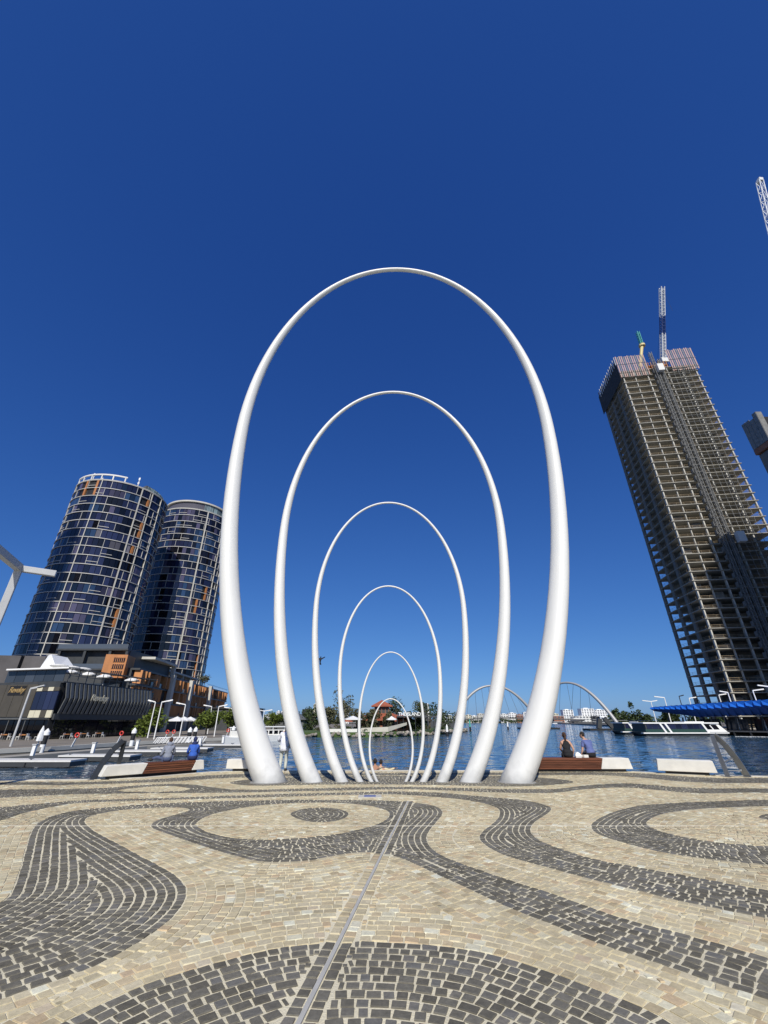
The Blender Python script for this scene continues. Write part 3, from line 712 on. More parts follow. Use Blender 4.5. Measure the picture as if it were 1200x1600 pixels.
while x_ < pl - 1:
    for f in range(1, 4):
        inst('window', wm, pod, (x_, 0, f * FH))
        if rp_.random() < .75: inst('balustrade', bm_, pod, (x_, 0, f * FH + .29))
    x_ += 2.8
x_ = .5
while x_ < pl:
    for f in range(1, 4):
        if rp_.random() < .8:
            o = inst('timber_fin', fm, pod, (x_ + rp_.uniform(-.3, .3), 0, f * FH)); o.rotation_euler.y = rp_.choice((0, 0, .12, -.12)); o.rotation_euler.z = rp_.choice((0, .5, .8))
    x_ += 2.5
for xx in (22.5, 41.0, 66.0):
    mb = MB(); mb.bb(xx - 1.0, xx + 1.0, -2.1, -1.05, 0, FH * 4 + .7); mb.build('column', M['concrete_l'], pod)
mb = MB(); mb.bb(6, 24, -1.6, 2, FH * 4 + 3.1, FH * 4 + 3.7); mb.bb(22.6, 23.6, -1.4, -.4, FH * 4 + .31, FH * 4 + 3.1); mb.bb(23, 60, 2.2, 6, FH * 4 + 2.4, FH * 4 + 2.9)
for xx in (28, 36, 44, 52, 59): mb.bb(xx - .2, xx + .2, 2.3, 2.7, FH * 4 + .31, FH * 4 + 2.4)
mb.build('roof_canopy', M['concrete_l'], pod)
mb = MB()
for k in range(26): mb.bb(62 + k * 1.4, 62.06 + k * 1.4, -.9, -.84, FH * 4 + .29, FH * 4 + 1.4)
mb.bb(62, 98, -.92, -.82, FH * 4 + 1.35, FH * 4 + 1.42); mb.build('roof_railing', M['alu'], pod)
mb = MB(); mb.bb(0, pl, -1.2, .9, .12, 3.3); mb.build('arcade', M['black'], pod)

# rust-coloured cube with louvred windows on the podium's near end
rb = thing('rust_pavilion', (-66.5, 104.3, 10.2), 'rust orange cube with louvred windows under the nearer tower', 'building', None, R(12))
mb = MB(); mb.bb(0, 4.8, 0, 6, .7, 5.9); mb.build('wall', M['rust'], rb)
for k in range(3):
    mb = MB(); mb.bb(1.9, 4.4, -.1, .1, 1.2 + k * 1.5, 2.2 + k * 1.5); wn = mb.build('window', M['glass_black'], rb)
    for j in range(6):
        m2 = MB(); m2.bb(1.95 + j * .42, 2.07 + j * .42, -.2, -.11, 1.2 + k * 1.5, 2.2 + k * 1.5); m2.build('louvre', M['rust'], wn)

# stone-clad block at the far left with dark terraces
sb = thing('stone_block', (-76, 104, LZ), 'grey stone clad block darkened for shade behind the restaurant at the left edge', 'building')
mb = MB(); mb.prism([(-40, -6), (-4.5, 0), (-4.5, 24), (-40, 24)], 0, 16.5); mb.build('wall', M['stone_shaded'], sb)
for k in range(5):
    mb = MB(); mb.bb(-33 + k * 6, -32.95 + k * 6, -5.6 + k * .97, -4.6 + k * .97, 0, 16.4); mb.build('panel_joint', M['black'], sb)
mb = MB(); mb.bb(-4.4, 13, 4, 26, 0, 18.5); mb.build('dark_terrace_wall', M['charcoal'], sb)
for f, zz in enumerate((9.2, 13.6, 18.2)):
    mb = MB(); mb.bb(-4.4, 13.2, 2.4, 4.2, zz, zz + .4); mb.build('terrace_slab', M['charcoal'], sb)
    mb = MB(); mb.bb(-4.2, 13, 2.45, 2.5, zz + .4, zz + 1.5); mb.build('balustrade', M['glass_win'], sb)
for xx in (-3.6, 2.6, 8.8, 12.9):
    mb = MB(); mb.bb(xx - .3, xx + .3, 2.6, 3.2, 6, 18.2); mb.build('column', M['charcoal'], sb)

# office tower behind the viewpoint: shades the lower left of the nearer glass tower
ot = thing('office_tower', (-112, -28, LZ), 'tall banded office tower behind the viewpoint on the left', 'tower')
mb = MB(); mb.bb(-30, 13, -12.5, 12.5, 0, 176); mb.build('wall', M['glass_blue'], ot)
for f in range(44):
    mb = MB(); mb.bb(-30.3, 13.3, -12.8, 12.8, f * 4, f * 4 + .9); mb.build('floor_band', M['concrete_l'], ot)

# restaurant: nearest corner B, left face BA, slatted face BC
RA, RB, RC = Vector((-69.0, 80.5)), Vector((-55.0, 77.0)), Vector((-51.5, 101.0))
rs = thing('restaurant_building', (RB.x, RB.y, LZ), 'dark waterside restaurant with slatted upper floor and roof terrace', 'restaurant')
loc = lambda v: (v.x - RB.x, v.y - RB.y)
A_, B_, C_ = loc(RA), (0, 0), loc(RC)
u1 = Vector(A_).normalized(); u2 = Vector(C_).normalized(); L1, L2 = Vector(A_).length, Vector(C_).length
n1_ = Vector((u1.y, -u1.x)); n1_ = n1_ if n1_.y < 0 else -n1_
n2_ = Vector((u2.y, -u2.x)); n2_ = n2_ if n2_.x > 0 else -n2_
D_ = (A_[0] + C_[0], A_[1] + C_[1])
def fp(face, s, off, z):                     # point on a facade
    u, n_ = (u1, n1_) if face == 1 else (u2, n2_)
    q = u * s + n_ * off; return (q.x, q.y, z)
def fbox(mb, face, s0, s1, o0, o1, z0, z1, mi=0):
    P = [fp(face, s, o, z) for z in (z0, z1) for s, o in ((s0, o0), (s1, o0), (s1, o1), (s0, o1))]
    mb.add(P, [(3, 2, 1, 0), (4, 5, 6, 7), (0, 1, 5, 4), (1, 2, 6, 5), (2, 3, 7, 6), (3, 0, 4, 7)], mi)
mb = MB(); mb.prism([(x * .98 + .5 * (-1), y) for x, y in (A_, B_, C_, D_)], .1, 8.6); mb.build('wall', M['charcoal'], rs)
mb = MB(); mb.prism([A_, B_, C_, D_], 8.6, 8.8); mb.build('terrace_floor', M['charcoal'], rs)
# ground floor: black pane colour paints the deep shade inside, awning
for k in range(7):
    mb = MB(); fbox(mb, 2, .5 + k * 3.3, 3.6 + k * 3.3, .0, .14, .3, 2.8); mb.build('ground_window', M['glass_black'], rs)
for k in range(5):
    mb = MB(); fbox(mb, 1, .5 + k * 2.8, 3.1 + k * 2.8, .0, .14, .3, 2.8); mb.build('ground_window', M['glass_black'], rs)
mb = MB(); fbox(mb, 1, 0.6, L1 + 3, .15, 3.4, 2.9, 3.15); mb.build('awning', M['charcoal_l'], rs)
for k in range(5):
    mb = MB(); p_ = fp(1, 1.5 + k * 3.4, 3.2, 0); mb.tube([p_, (p_[0], p_[1], 2.9)], .07, 6); mb.build('awning_post', M['charcoal_l'], rs)
# left face: brown panels and sign, then tall glass with cream panels
for k in range(4):
    mb = MB(); fbox(mb, 1, 5.2 + k * 2.3, 7.42 + k * 2.3, .02, .22, 3.3, 8.4); mb.build('panel', M['brown_panel'], rs)
for k in range(4):
    mb = MB(); fbox(mb, 1, .25 + k * 1.22, 1.4 + k * 1.22, .02, .2, 4.4, 7.2); mb.build('window', M['glass_navy'], rs)
    mb = MB(); fbox(mb, 1, .25 + k * 1.22, 1.4 + k * 1.22, .02, .24, 3.2, 4.3); mb.build('cream_panel', M['cream_panel' if k != 1 else 'brown_panel'], rs)
    mb = MB(); fbox(mb, 1, .25 + k * 1.22, 1.4 + k * 1.22, .02, .24, 7.3, 7.9); mb.build('cream_panel', M['cream_panel' if k % 2 else 'brown_panel'], rs)
# slatted face
mb = MB(); fbox(mb, 2, 0, L2, -.1, .25, 2.9, 3.8); mb.build('fascia', M['charcoal'], rs)
for k in range(24):
    mb = MB(); s0 = .6 + k * (L2 - 1) / 24
    mb.bar(fp(2, s0, .35, 3.8), fp(2, s0 + .25, .75, 6.2), .14, .7); mb.bar(fp(2, s0 + .25, .75, 6.2), fp(2, s0, .3, 8.6), .14, .7)
    mb.build('slat', M['charcoal_l'], rs)
for k in range(8):
    mb = MB(); fbox(mb, 2, .6 + k * 3, 3.4 + k * 3, .0, .1, 4.0, 8.3); mb.build('window', M['glass_black'], rs)
# roof terrace: pavilion roof, glass, white wedge, railing
mb = MB(); mb.prism([fp(1, L1 - 1.5, .8, 0)[:2], fp(1, -1, .8, 0)[:2], (-7, 9), (-16, 11)], 10.8, 11.05); mb.build('terrace_roof', M['white'], rs)
for k in range(6):
    mb = MB(); fbox(mb, 1, .6 + k * 2.2, 2.7 + k * 2.2, -.3, -.22, 8.85, 10.75); mb.build('terrace_glass', M['glass_win'], rs)
mb = MB(); q0 = fp(1, 8.4, -1.5, 11.05); q1 = fp(1, 4.4, -1.5, 11.05)
mb.add([q0, q1, (q1[0] + .5, q1[1] + 5, 11.05), (q0[0] + .5, q0[1] + 5, 11.05), (q0[0] + .6, q0[1] + .3, 13.6), (q1[0] - 2.0, q1[1] + .3, 13.6), (q1[0] - 2.0, q1[1] + 4.6, 13.6), (q0[0] + .6, q0[1] + 4.6, 13.6)], [(3, 2, 1, 0), (4, 5, 6, 7), (0, 1, 5, 4), (1, 2, 6, 5), (2, 3, 7, 6), (3, 0, 4, 7)])
mb.build('roof_wedge', M['white'], rs)
for k in range(13):
    mb = MB(); p_ = fp(2, 1 + k * 1.9, -.1, 8.8); mb.bar(p_, (p_[0], p_[1], 10.9), .09); mb.build('terrace_post', M['charcoal_l'], rs)
mb = MB(); mb.bar(fp(2, .8, -.1, 10.9), fp(2, L2, -.1, 10.9), 1.4, .14); mb.bar(fp(2, .8, -.1, 9.8), fp(2, L2, -.1, 9.8), .05, .08); mb.build('terrace_beam', M['charcoal_l'], rs)
for k in range(3):
    mb = MB(); p_ = fp(2, 1.5 + k * 2.6, -3.4, 0); mb.ell((p_[0], p_[1], 11.5), (1.5, 1.5, .32), 14, 6); mb.build('roof_dome', M['off_white'], rs)
# script signs
def sign_text(body, size, m, parent, loc_, rz, shear=.35):
    cu = bpy.data.curves.new('lettering', 'FONT'); cu.body = body; cu.size = size; cu.shear = shear; cu.extrude = .03; cu.align_x = 'CENTER'; cu.space_character = .88; cu.offset = .012
    o = bpy.data.objects.new('lettering', cu); COL.objects.link(o)
    dg = bpy.context.evaluated_depsgraph_get()
    me = bpy.data.meshes.new_from_object(o.evaluated_get(dg)); bpy.data.objects.remove(o)
    me.materials.clear(); me.materials.append(m)
    q = bpy.data.objects.new('lettering', me); COL.objects.link(q); q.parent = parent; q.location = loc_; q.rotation_euler = (math.pi / 2, 0, rz); return q
mb = MB(); fbox(mb, 1, 7.6, 11.2, .24, .3, 6.7, 8.2); sg_ = mb.build('sign_board', M['black'], rs)
sign_text('Reveley', 1.25, M['brass'], rs, fp(1, 9.4, .34, 7.15), math.atan2(-u1.y, -u1.x))
sign_text('Reveley', 1.5, M['cream_panel'], rs, fp(2, 7.6, 1.2, 6.0), math.atan2(u2.y, u2.x))
# ---------------------------------------------------------------- east bank: tower under construction, cranes, ferry terminal
EZ = -0.4
east = sheet('east_quay', [(95.5, 118.5), (103, 100), (120, 80), (400, 50), (600, 700), (260, 700), (150, 300), (108, 215), (93, 160), (88, 144)], EZ, M['paving_far'], 2.4)
A0, B0 = Vector((115.0, 150.0)), Vector((147.2, 145.4))
fx = (B0 - A0).normalized(); W_ = (B0 - A0).length; DP = 23.0; TH = 153.0; NF = 44; FL = TH / NF
ct = thing('unfinished_tower', (A0.x, A0.y, EZ), 'tall bare concrete tower under construction behind the blue canopy', 'tower', None, math.atan2(fx.y, fx.x))
# local: x along the front, y into the depth
slab = MB(); slab.bb(-.7, W_ + .7, -.9, DP + .7, 0, .28); sm_ = slab.mesh('floor_slab', M['raw_slab'])
rail = MB()
for k in range(12): rail.bb(.6 + k * 2.75, .66 + k * 2.75, -.82, -.76, .28, 1.3)
rail.bb(0, W_, -.81, -.77, 1.22, 1.3); rail.bb(0, W_, -.81, -.77, .72, .78)
for k in range(8): rail.bb(-.62, -.56, .5 + k * 3, .56 + k * 3, .28, 1.3)
rail.bb(-.61, -.57, 0, DP, 1.22, 1.3); rail.bb(-.61, -.57, 0, DP, .72, .78)
rm_ = rail.mesh('edge_rail', M['rail_tan'])
rq = random.Random(9)
sof = MB()
for f in range(NF + 1):
    s_ = inst('floor_slab', sm_, ct, (0, 0, f * FL))
    if f % 1 == 0 and f < NF: inst('edge_rail', rm_, ct, (0, 0, f * FL))
for cx_ in (.2, W_ * .34, W_ * .62, W_ * .81, W_ - .2):
    mb = MB(); mb.bb(cx_ - .22, cx_ + .22, -.5, .4, 0, TH); mb.build('column', M['concrete_l'], ct)
mb = MB(); mb.bb(W_ * .17 - .15, W_ * .17 + .15, -.3, .4, 0, TH); mb.build('column', M['concrete_l'], ct)
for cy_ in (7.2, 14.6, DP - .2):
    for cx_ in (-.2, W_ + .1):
        mb = MB(); mb.bb(cx_ - .35, cx_ + .35, cy_ - .9, cy_ + .9, 0, TH); mb.build('column', M['shaded_concrete'], ct)
mb = MB(); mb.bb(7, W_ - 6, 7.5, DP - 4, 0, TH + 3); mb.build('core_wall', M['shaded_concrete'], ct)
mb = MB()
for f in range(NF):        # inner partitions and stacked materials, floor by floor
    for k in range(4):
        x_ = rq.uniform(1.5, W_ - 3); mb.bb(x_, x_ + rq.uniform(.6, 3.2), rq.uniform(1.5, 5), rq.uniform(5.2, 7), f * FL + .28, f * FL + rq.choice((1.2, 2.2, FL - .3)))
tag(mb.build('stored_materials', M['grey_mesh'], ct), kind='stuff')
# hoist masts on the front, cage, upper platform
def lattice(mb, p, q, wd, n, t_=.12):
    p = Vector(p); q = Vector(q); d = (q - p) / n; ax = Vector((1, 0, 0)) if abs((q - p).normalized().x) < .8 else Vector((0, 1, 0))
    a = (q - p).normalized().cross(ax).normalized() * wd / 2; b_ = (q - p).normalized().cross(a).normalized() * wd / 2
    cs = [a + b_, a - b_, -a - b_, -a + b_]
    for c in cs: mb.bar(p + c, q + c, t_)
    for i in range(n):
        for k in range(4):
            c, c2 = cs[k], cs[(k + 1) % 4]
            mb.bar(p + d * i + c, p + d * (i + 1) + c2, t_ * .6); mb.bar(p + d * i + c, p + d * i + c2, t_ * .6)
for hx, hw_ in ((W_ * .44, 1.1), (W_ * .515, .9)):
    mb = MB(); lattice(mb, (hx, -2.3, 0), (hx, -2.3, TH + (4 if hx > W_ * .5 else 9)), hw_, 90, .16); mb.build('hoist_mast', M['grey_mesh'], ct)
mb = MB()
for f in range(2, NF):
    mb.bb(W_ * .41, W_ * .54, -2.0, -.9, f * FL + .1, f * FL + .3); mb.bb(W_ * .405, W_ * .41, -2.2, -1.0, f * FL + .3, f * FL + 2.0)
mb.build('hoist_landing', M['grey_mesh'], ct)
for hx, hz in ((W_ * .475, TH - 4.5), (W_ * .6, 62.0)):
    mb = MB(); mb.bb(hx - 1.3, hx + 1.3, -4.6, -2.9, hz, hz + 4.0); mb.build('hoist_cage', M['off_white'], ct)
mb = MB()
for k in range(5): mb.bb(W_ * .6 + k * 2.2, W_ * .6 + k * 2.2 + .1, -1.7, -1.6, 40, TH - 2)
for f in range(12, NF): mb.bb(W_ * .6, W_ * .6 + 8.9, -1.75, -1.0, f * FL + 1.5, f * FL + 1.58)
mb.build('scaffold', M['grey_mesh'], ct)
# climbing screens round the top: pink and grey boards
def screen_row(x0, x1, zlo, zhi, y, first):
    k = 0; x = x0
    while x < x1 - .1:
        m_ = MB(); wd = min(.82, x1 - x); m_.bb(x, x + wd * .66, y, y + .12, zlo + rq.uniform(-.15, .15), zhi + rq.uniform(-.3, .3))
        m_.build('screen_board', M['pink_screen'] if (k % 3) != first else M['grey_mesh'], ct); x += .9; k += 1
screen_row(-1.3, W_ * .37, TH - 4.0, TH + 9.2, -1.5, 1)
screen_row(W_ * .68, W_ + 1.3, TH - 3.0, TH + 10.4, -1.5, 2)
for zz in (TH - 1.5, TH + 4.0):
    mb = MB(); mb.bb(-1.3, W_ * .37, -1.66, -1.52, zz, zz + .12); mb.bb(W_ * .68, W_ + 1.3, -1.66, -1.52, zz, zz + .16); mb.build('screen_rail', M['grey_mesh'], ct)
y_ = -1.2; k = 0
while y_ < DP + 1:
    mb = MB(); mb.bb(-1.5, -1.38, y_, y_ + .7, TH - 5, TH + (9.2 if k % 2 else 7.0)); mb.build('screen_board', M['dark_net'] if k % 2 == 0 else M['off_white'] if False else M['dark_net'], ct); y_ += .78; k += 1
for k in range(12):
    mb = MB(); mb.bb(-1.72, -1.56, -1 + k * 2.0, -.5 + k * 2.0, TH + 4.5, TH + 9.6); mb.build('screen_stiffener', M['off_white'], ct)
mb = MB(); mb.bb(0, W_, 0, DP, TH + .4, TH + .8); mb.bb(W_ * .38, W_ * .67, .5, 3, TH + 3.2, TH + 3.5)
for k in range(9): mb.bb(W_ * .38 + k * 1.15, W_ * .38 + k * 1.15 + .25, .4, .8, TH + .8, TH + 5.5)
mb.build('formwork', M['wood_fin'], ct)
# tower crane with a white luffing jib
cr = ct.matrix_basis
def wl(x, y, z): return cr @ Vector((x, y, z))
cb0 = wl(W_ * .80, 8, TH + 1)
crn = thing('tower_crane', cb0, 'white lattice crane rising from the roof of the unfinished tower', 'crane')
mb = MB(); lattice(mb, (0, 0, 0), (0, 0, 14), 2.0, 8, .28); mb.build('mast', M['crane_blue'], crn)
tipw = at(1034, 449, 140.0); q = tipw - cb0
p0 = Vector((0, 0, 12)); d_ = q - p0
for k, (a, b_, mm) in enumerate(((0, .36, 'white'), (.36, .6, 'crane_blue'), (.6, 1.0, 'white'))):
    mb = MB(); lattice(mb, p0 + d_ * a, p0 + d_ * b_, 1.7, 8 if k != 1 else 5, .3); mb.build('jib', M[mm], crn)
mb = MB(); mb.bb(-1.6, 1.6, -1.4, 1.4, 10, 12.6); mb.bb(-1.2, 1.2, 1.4, 6, 10.4, 11.4); mb.build('cab', M['off_white'], crn)
mb = MB(); mb.tube([p0 + Vector((0, 4, 2)), p0 + d_ * .95], .05, 4); mb.tube([p0 + d_ + Vector((0, 0, 0)), p0 + d_ + Vector((0, 0, -18))], .05, 4); mb.build('cable', M['black'], crn)
pb = wl(W_ * .30, 3, TH + .8)
pc_ = thing('concrete_pump', pb, 'concrete placing boom with yellow column and folded green arm', 'boom')
t1 = at(1003, 540, pb.y) - pb; t0 = at(1008, 565, pb.y) - pb
mb = MB(); mb.tube([(0, 0, 0), (t1.x, 0, t1.z)], .75, 10); mb.tube([(t1.x, 0, t1.z - .6), (t1.x, 0, t1.z + .5)], 1.5, 10); mb.build('column', M['yellow'], pc_)
t2 = at(996, 519, pb.y) - pb
mb = MB(); lattice(mb, (t1.x, 0, t1.z + .5), (t2.x, 0, t2.z), 1.1, 5, .25); mb.build('folded_arm', M['teal'], pc_)
# second core rising beyond the right edge; its top shows and its shadow falls on the first tower
X2, Y2, Z2 = 125.0, 110.0, 93.5
c2 = thing('second_core', (X2 + 16, Y2 + 6, EZ), 'second concrete core with screened jump form at the right edge', 'tower')
mb = MB(); mb.bb(-15.4, 16, -5, .0, 0, Z2 - 12); mb.build('core_wall', M['shaded_concrete'], c2)
mb = MB(); mb.bb(-16, 18, -6, .4, Z2 - 11.5, Z2 - 9.6); mb.build('platform', M['brick'], c2)
mb = MB(); mb.bb(-15, 17, -5.5, .2, Z2 - 14, Z2 - 11.7); mb.build('hanging_net', M['grey_mesh'], c2)
for k in range(17):
    mb = MB(); mb.bb(-16 + k * 2, -14.1 + k * 2, -6.1, -5.9, Z2 - 9.5, Z2 - .4 + rq.uniform(0, 2.5)); mb.build('screen_panel', M['black'] if k % 4 == 1 else M['grey_mesh'], c2)
for k in range(4):
    mb = MB(); mb.bb(-16.1, -15.9, -6 + k * 1.6, -4.5 + k * 1.6, Z2 - 9.5, Z2 - .4 + rq.uniform(0, 2.5)); mb.build('screen_panel', M['grey_mesh'], c2)
mb = MB(); mb.bb(-15.5, 16, -5.4, .2, Z2 - 9.5, Z2 - 5); mb.build('form_deck', M['grey_mesh'], c2)
# crane on the second core: jib leaning in at the right edge
c3p = Vector((X2 + 26, Y2 + 3, Z2))
c3 = thing('second_crane', c3p, 'white lattice crane jib leaning in at the upper right edge', 'crane')
tip3 = at(1187, 284, 112.0) - c3p
mb = MB(); lattice(mb, (0, 0, -12), (0, 0, 8), 2, 10, .28); mb.build('mast', M['white'], c3)
dj = tip3 - Vector((0, 0, 8))
mb = MB(); lattice(mb, (0, 0, 8), tip3, 1.9, 18, .3); mb.build('jib', M['white'], c3)
dn = dj.normalized()
mb = MB(); mb.bar(tip3 - dn * .5, tip3 + dn * 1.8, 2.4, 1.8); mb.bar(tip3 + dn * 1.9, tip3 + dn * 2.8, 1.6, 1.2); mb.build('jib_head', M['off_white'], c3)

# office block beyond the right edge; shades the foot of the unfinished tower
ob = thing('office_block', (148, 52, EZ), 'square office block beyond the right edge of the view', 'building')
mb = MB(); mb.bb(-27, 30, -14, 16, 0, 118); mb.build('wall', M['glass_blue'], ob)
for f in range(29):
    mb = MB(); mb.bb(-27.3, 30.3, -14.3, 16.3, f * 4, f * 4 + .9); mb.build('floor_band', M['concrete_l'], ob)
# ferry terminal: crimped blue canopy on dark columns
K0, K1 = Vector((85.5, 142.0)), Vector((98.0, 110.0))
kd = (K1 - K0).normalized(); kl = (K1 - K0).length + 14
cn = thing('ferry_terminal', (K0.x, K0.y, EZ), 'ferry terminal under a crimped bright blue canopy', 'canopy', None, math.atan2(kd.y, kd.x))
nseg = 26
for k in range(nseg):
    x0, x1 = k * kl / nseg, (k + 1) * kl / nseg
    g0 = .35 + .65 * min(1, (k + 1) / 8); ztop = 6.0 + 1.2 * k / nseg; zb_ = ztop - 3.2 * g0
    xm = (x0 + x1) / 2; w0 = -6.5 * (.5 + .5 * g0); 
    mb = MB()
    mb.add([(x0, w0, ztop - .15), (x1, w0, ztop + .1), (x1 + .7, w0 - .2, ztop - 1.6 * g0), (x0 + .5, w0 - .7, ztop - 1.1 * g0)], [(0, 1, 2), (0, 2, 3)], 0)            # facet in the lit blue; folds below take its shaded copy
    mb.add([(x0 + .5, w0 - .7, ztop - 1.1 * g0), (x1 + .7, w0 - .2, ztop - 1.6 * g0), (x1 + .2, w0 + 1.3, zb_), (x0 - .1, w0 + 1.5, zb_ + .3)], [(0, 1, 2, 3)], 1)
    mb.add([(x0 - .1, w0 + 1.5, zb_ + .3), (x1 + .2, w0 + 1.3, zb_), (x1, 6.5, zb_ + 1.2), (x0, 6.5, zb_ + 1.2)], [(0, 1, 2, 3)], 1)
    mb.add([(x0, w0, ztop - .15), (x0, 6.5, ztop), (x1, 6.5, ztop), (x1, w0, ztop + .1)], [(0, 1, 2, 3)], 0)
    mb.build('canopy_fold', [M['blue_canopy'], M['blue_shaded']], cn)
for k in range(9):
    mb = MB(); x_ = 3 + k * 6.2
    for yy in (-2.5, 3.5): mb.tube([(x_, yy, 0), (x_ + .6, yy, 3.2)], .22, 8)
    mb.build('column', M['charcoal'], cn)
mb = MB(); mb.bb(-2, kl, -6.2, 7, -.25, .02); mb.build('deck', M['dark_stone'], cn)
for k in range(16):
    mb = MB(); mb.tube([(k * 3.8, -6, -3), (k * 3.8, -6, -.26)], .25, 8); mb.build('pile', M['black'], cn)
for k in range(7):
    mb = MB(); mb.bb(8 + k * 7, 13.5 + k * 7, 4.4, 4.6, .02, 2.7); mb.build('glass_screen', M['glass_win'], cn)
# ferries
def ferry(label, px0, px1, Y, flip=1, grp='white ferries at the terminal'):
    a = xat(px0, 1149, Y); b_ = xat(px1, 1149, Y); L_ = b_ - a
    t_ = thing('ferry', (a, Y, WATER), label, 'ferry', grp, R(3)); t_.scale = (1, 1, .78)
    mb = MB(); P = [(0, 0), (L_, 0), (L_, 6.2), (0, 6.2)]
    V = [(1.4, .6, -.4), (L_ - .8, .4, -.4), (L_ - .8, 5.8, -.4), (1.4, 5.6, -.4), (-.6, 2.6, 1.15), (0.8, 0, 1.15), (L_, 0, 1.15), (L_, 6.2, 1.15), (.8, 6.2, 1.15), (-.6, 3.6, 1.15)]
    mb.add(V, [(3, 2, 1, 0), (0, 1, 6, 5), (1, 2, 7, 6), (2, 3, 8, 7), (0, 5, 4), (3, 9, 8), (0, 4, 9, 3), (4, 5, 6, 7, 8, 9)]); mb.build('hull', M['charcoal'], t_)
    mb = MB(); mb.bb(.4, L_ - .1, -.06, 6.26, .72, 1.02); mb.build('rubbing_strake', M['white'], t_)
    mb = MB(); mb.bb(1.2, L_ - 5, .15, 6.0, 1.16, 1.9); mb.build('cabin_side', M['teal_dark'], t_)
    mb = MB(); mb.bb(1.4, L_ - 4.2, .25, 5.9, 1.9, 3.5); cb_ = mb.build('cabin', M['charcoal'], t_)
    n = int((L_ - 7) / 1.5)
    for k in range(n):
        m2 = MB(); m2.bb(1.7 + k * 1.5, 3.1 + k * 1.5, .18, .25, 2.0, 3.35); m2.build('window', M['glass_navy'], cb_)
    mb = MB(); mb.bb(.9, L_ - 2.0, .0, 6.2, 3.5, 3.85); mb.bb(L_ * .55, L_ - 5, 1, 5, 3.85, 4.1); mb.build('roof', M['white'], t_)
    mb = MB()
    for x_ in (L_ * .22, L_ * .28, L_ - 6.6):
        mb.add([(x_, -.02, 3.5), (x_ + .5, -.02, 3.5), (x_ + 1.6, -.02, 1.0), (x_ + 1.1, -.02, 1.0), (x_, .2, 3.5), (x_ + .5, .2, 3.5), (x_ + 1.6, .2, 1.0), (x_ + 1.1, .2, 1.0)], [(0, 1, 2, 3), (7, 6, 5, 4), (0, 4, 5, 1), (1, 5, 6, 2), (2, 6, 7, 3), (3, 7, 4, 0)])
    mb.build('raked_pillar', M['white'], t_)
    mb = MB(); mb.add([(L_ - 5.6, .02, 1.16), (L_ - .3, .1, 1.16), (L_ - 2.2, .3, 3.5), (L_ - 6.6, .3, 3.5), (L_ - 5.6, 6.1, 1.16), (L_ - .3, 6.1, 1.16), (L_ - 2.2, 5.9, 3.5), (L_ - 6.6, 5.9, 3.5)], [(0, 1, 2, 3), (7, 6, 5, 4), (0, 4, 5, 1), (1, 5, 6, 2), (2, 6, 7, 3), (3, 7, 4, 0)])
    wh = mb.build('wheelhouse', M['white'], t_)
    for x_ in (L_ - 5.4, L_ - 3.6):
        m2 = MB(); m2.add([(x_, .0, 1.9), (x_ + 1.4, .04, 1.9), (x_ + .9, .22, 3.2), (x_ - .6, .2, 3.2), (x_, .3, 1.9), (x_ + 1.4, .3, 1.9), (x_ + .9, .4, 3.2), (x_ - .6, .4, 3.2)], [(0, 1, 2, 3), (0, 4, 5, 1), (1, 5, 6, 2), (2, 6, 7, 3), (3, 7, 4, 0)]); m2.build('window', M['glass_black'], wh)
M['teal_dark'] = mat('teal_dark', (.02, .06, .05), .5, var=.1)
ferry('long white ferry moored in front of the blue canopy', 1004, 1147, 115.0)
ferry('second white ferry, partly hidden behind the longer one', 972, 1035, 128.0)
# slipstream foam beside the terminal
mb = MB(); rf = random.Random(4)
for k in range(420):
    x_ = rf.uniform(84, 104); y_ = 112.5 - (x_ - 84) * .33 + rf.gauss(0, .8); s_ = rf.uniform(.1, .45)
    mb.box((x_, y_, WATER + .01), (s_ * 2.2, s_, .05), rf.uniform(0, 3))
tag(mb.build('foam', M['white']), kind='stuff')
# ---------------------------------------------------------------- trees
def leaf_cloud(mb, c, r, n, size, rg, flat=1.0):
    """small leaf faces through a lumpy volume"""
    lumps = [(Vector((rg.gauss(0, .45), rg.gauss(0, .45), rg.gauss(0, .38))), rg.uniform(.35, .62)) for _ in range(9)]
    for _ in range(n):
        l_, lr = rg.choice(lumps)
        d = Vector((rg.gauss(0, 1), rg.gauss(0, 1), rg.gauss(0, 1))).normalized() * (rg.random() ** .4) * lr
        p = l_ + d
        p = Vector((c[0] + p.x * r[0], c[1] + p.y * r[1], c[2] + p.z * r[2]))
        a = Vector((rg.gauss(0, 1), rg.gauss(0, 1), rg.gauss(0, .6))).normalized(); b_ = a.cross(Vector((rg.gauss(0, 1), rg.gauss(0, 1), rg.gauss(0, 1)))).normalized()
        s = size * rg.uniform(.6, 1.4)
        mb.add([p - a * s, p - b_ * s * .55, p + a * s, p + b_ * s * .55], [(0, 1, 2, 3)])
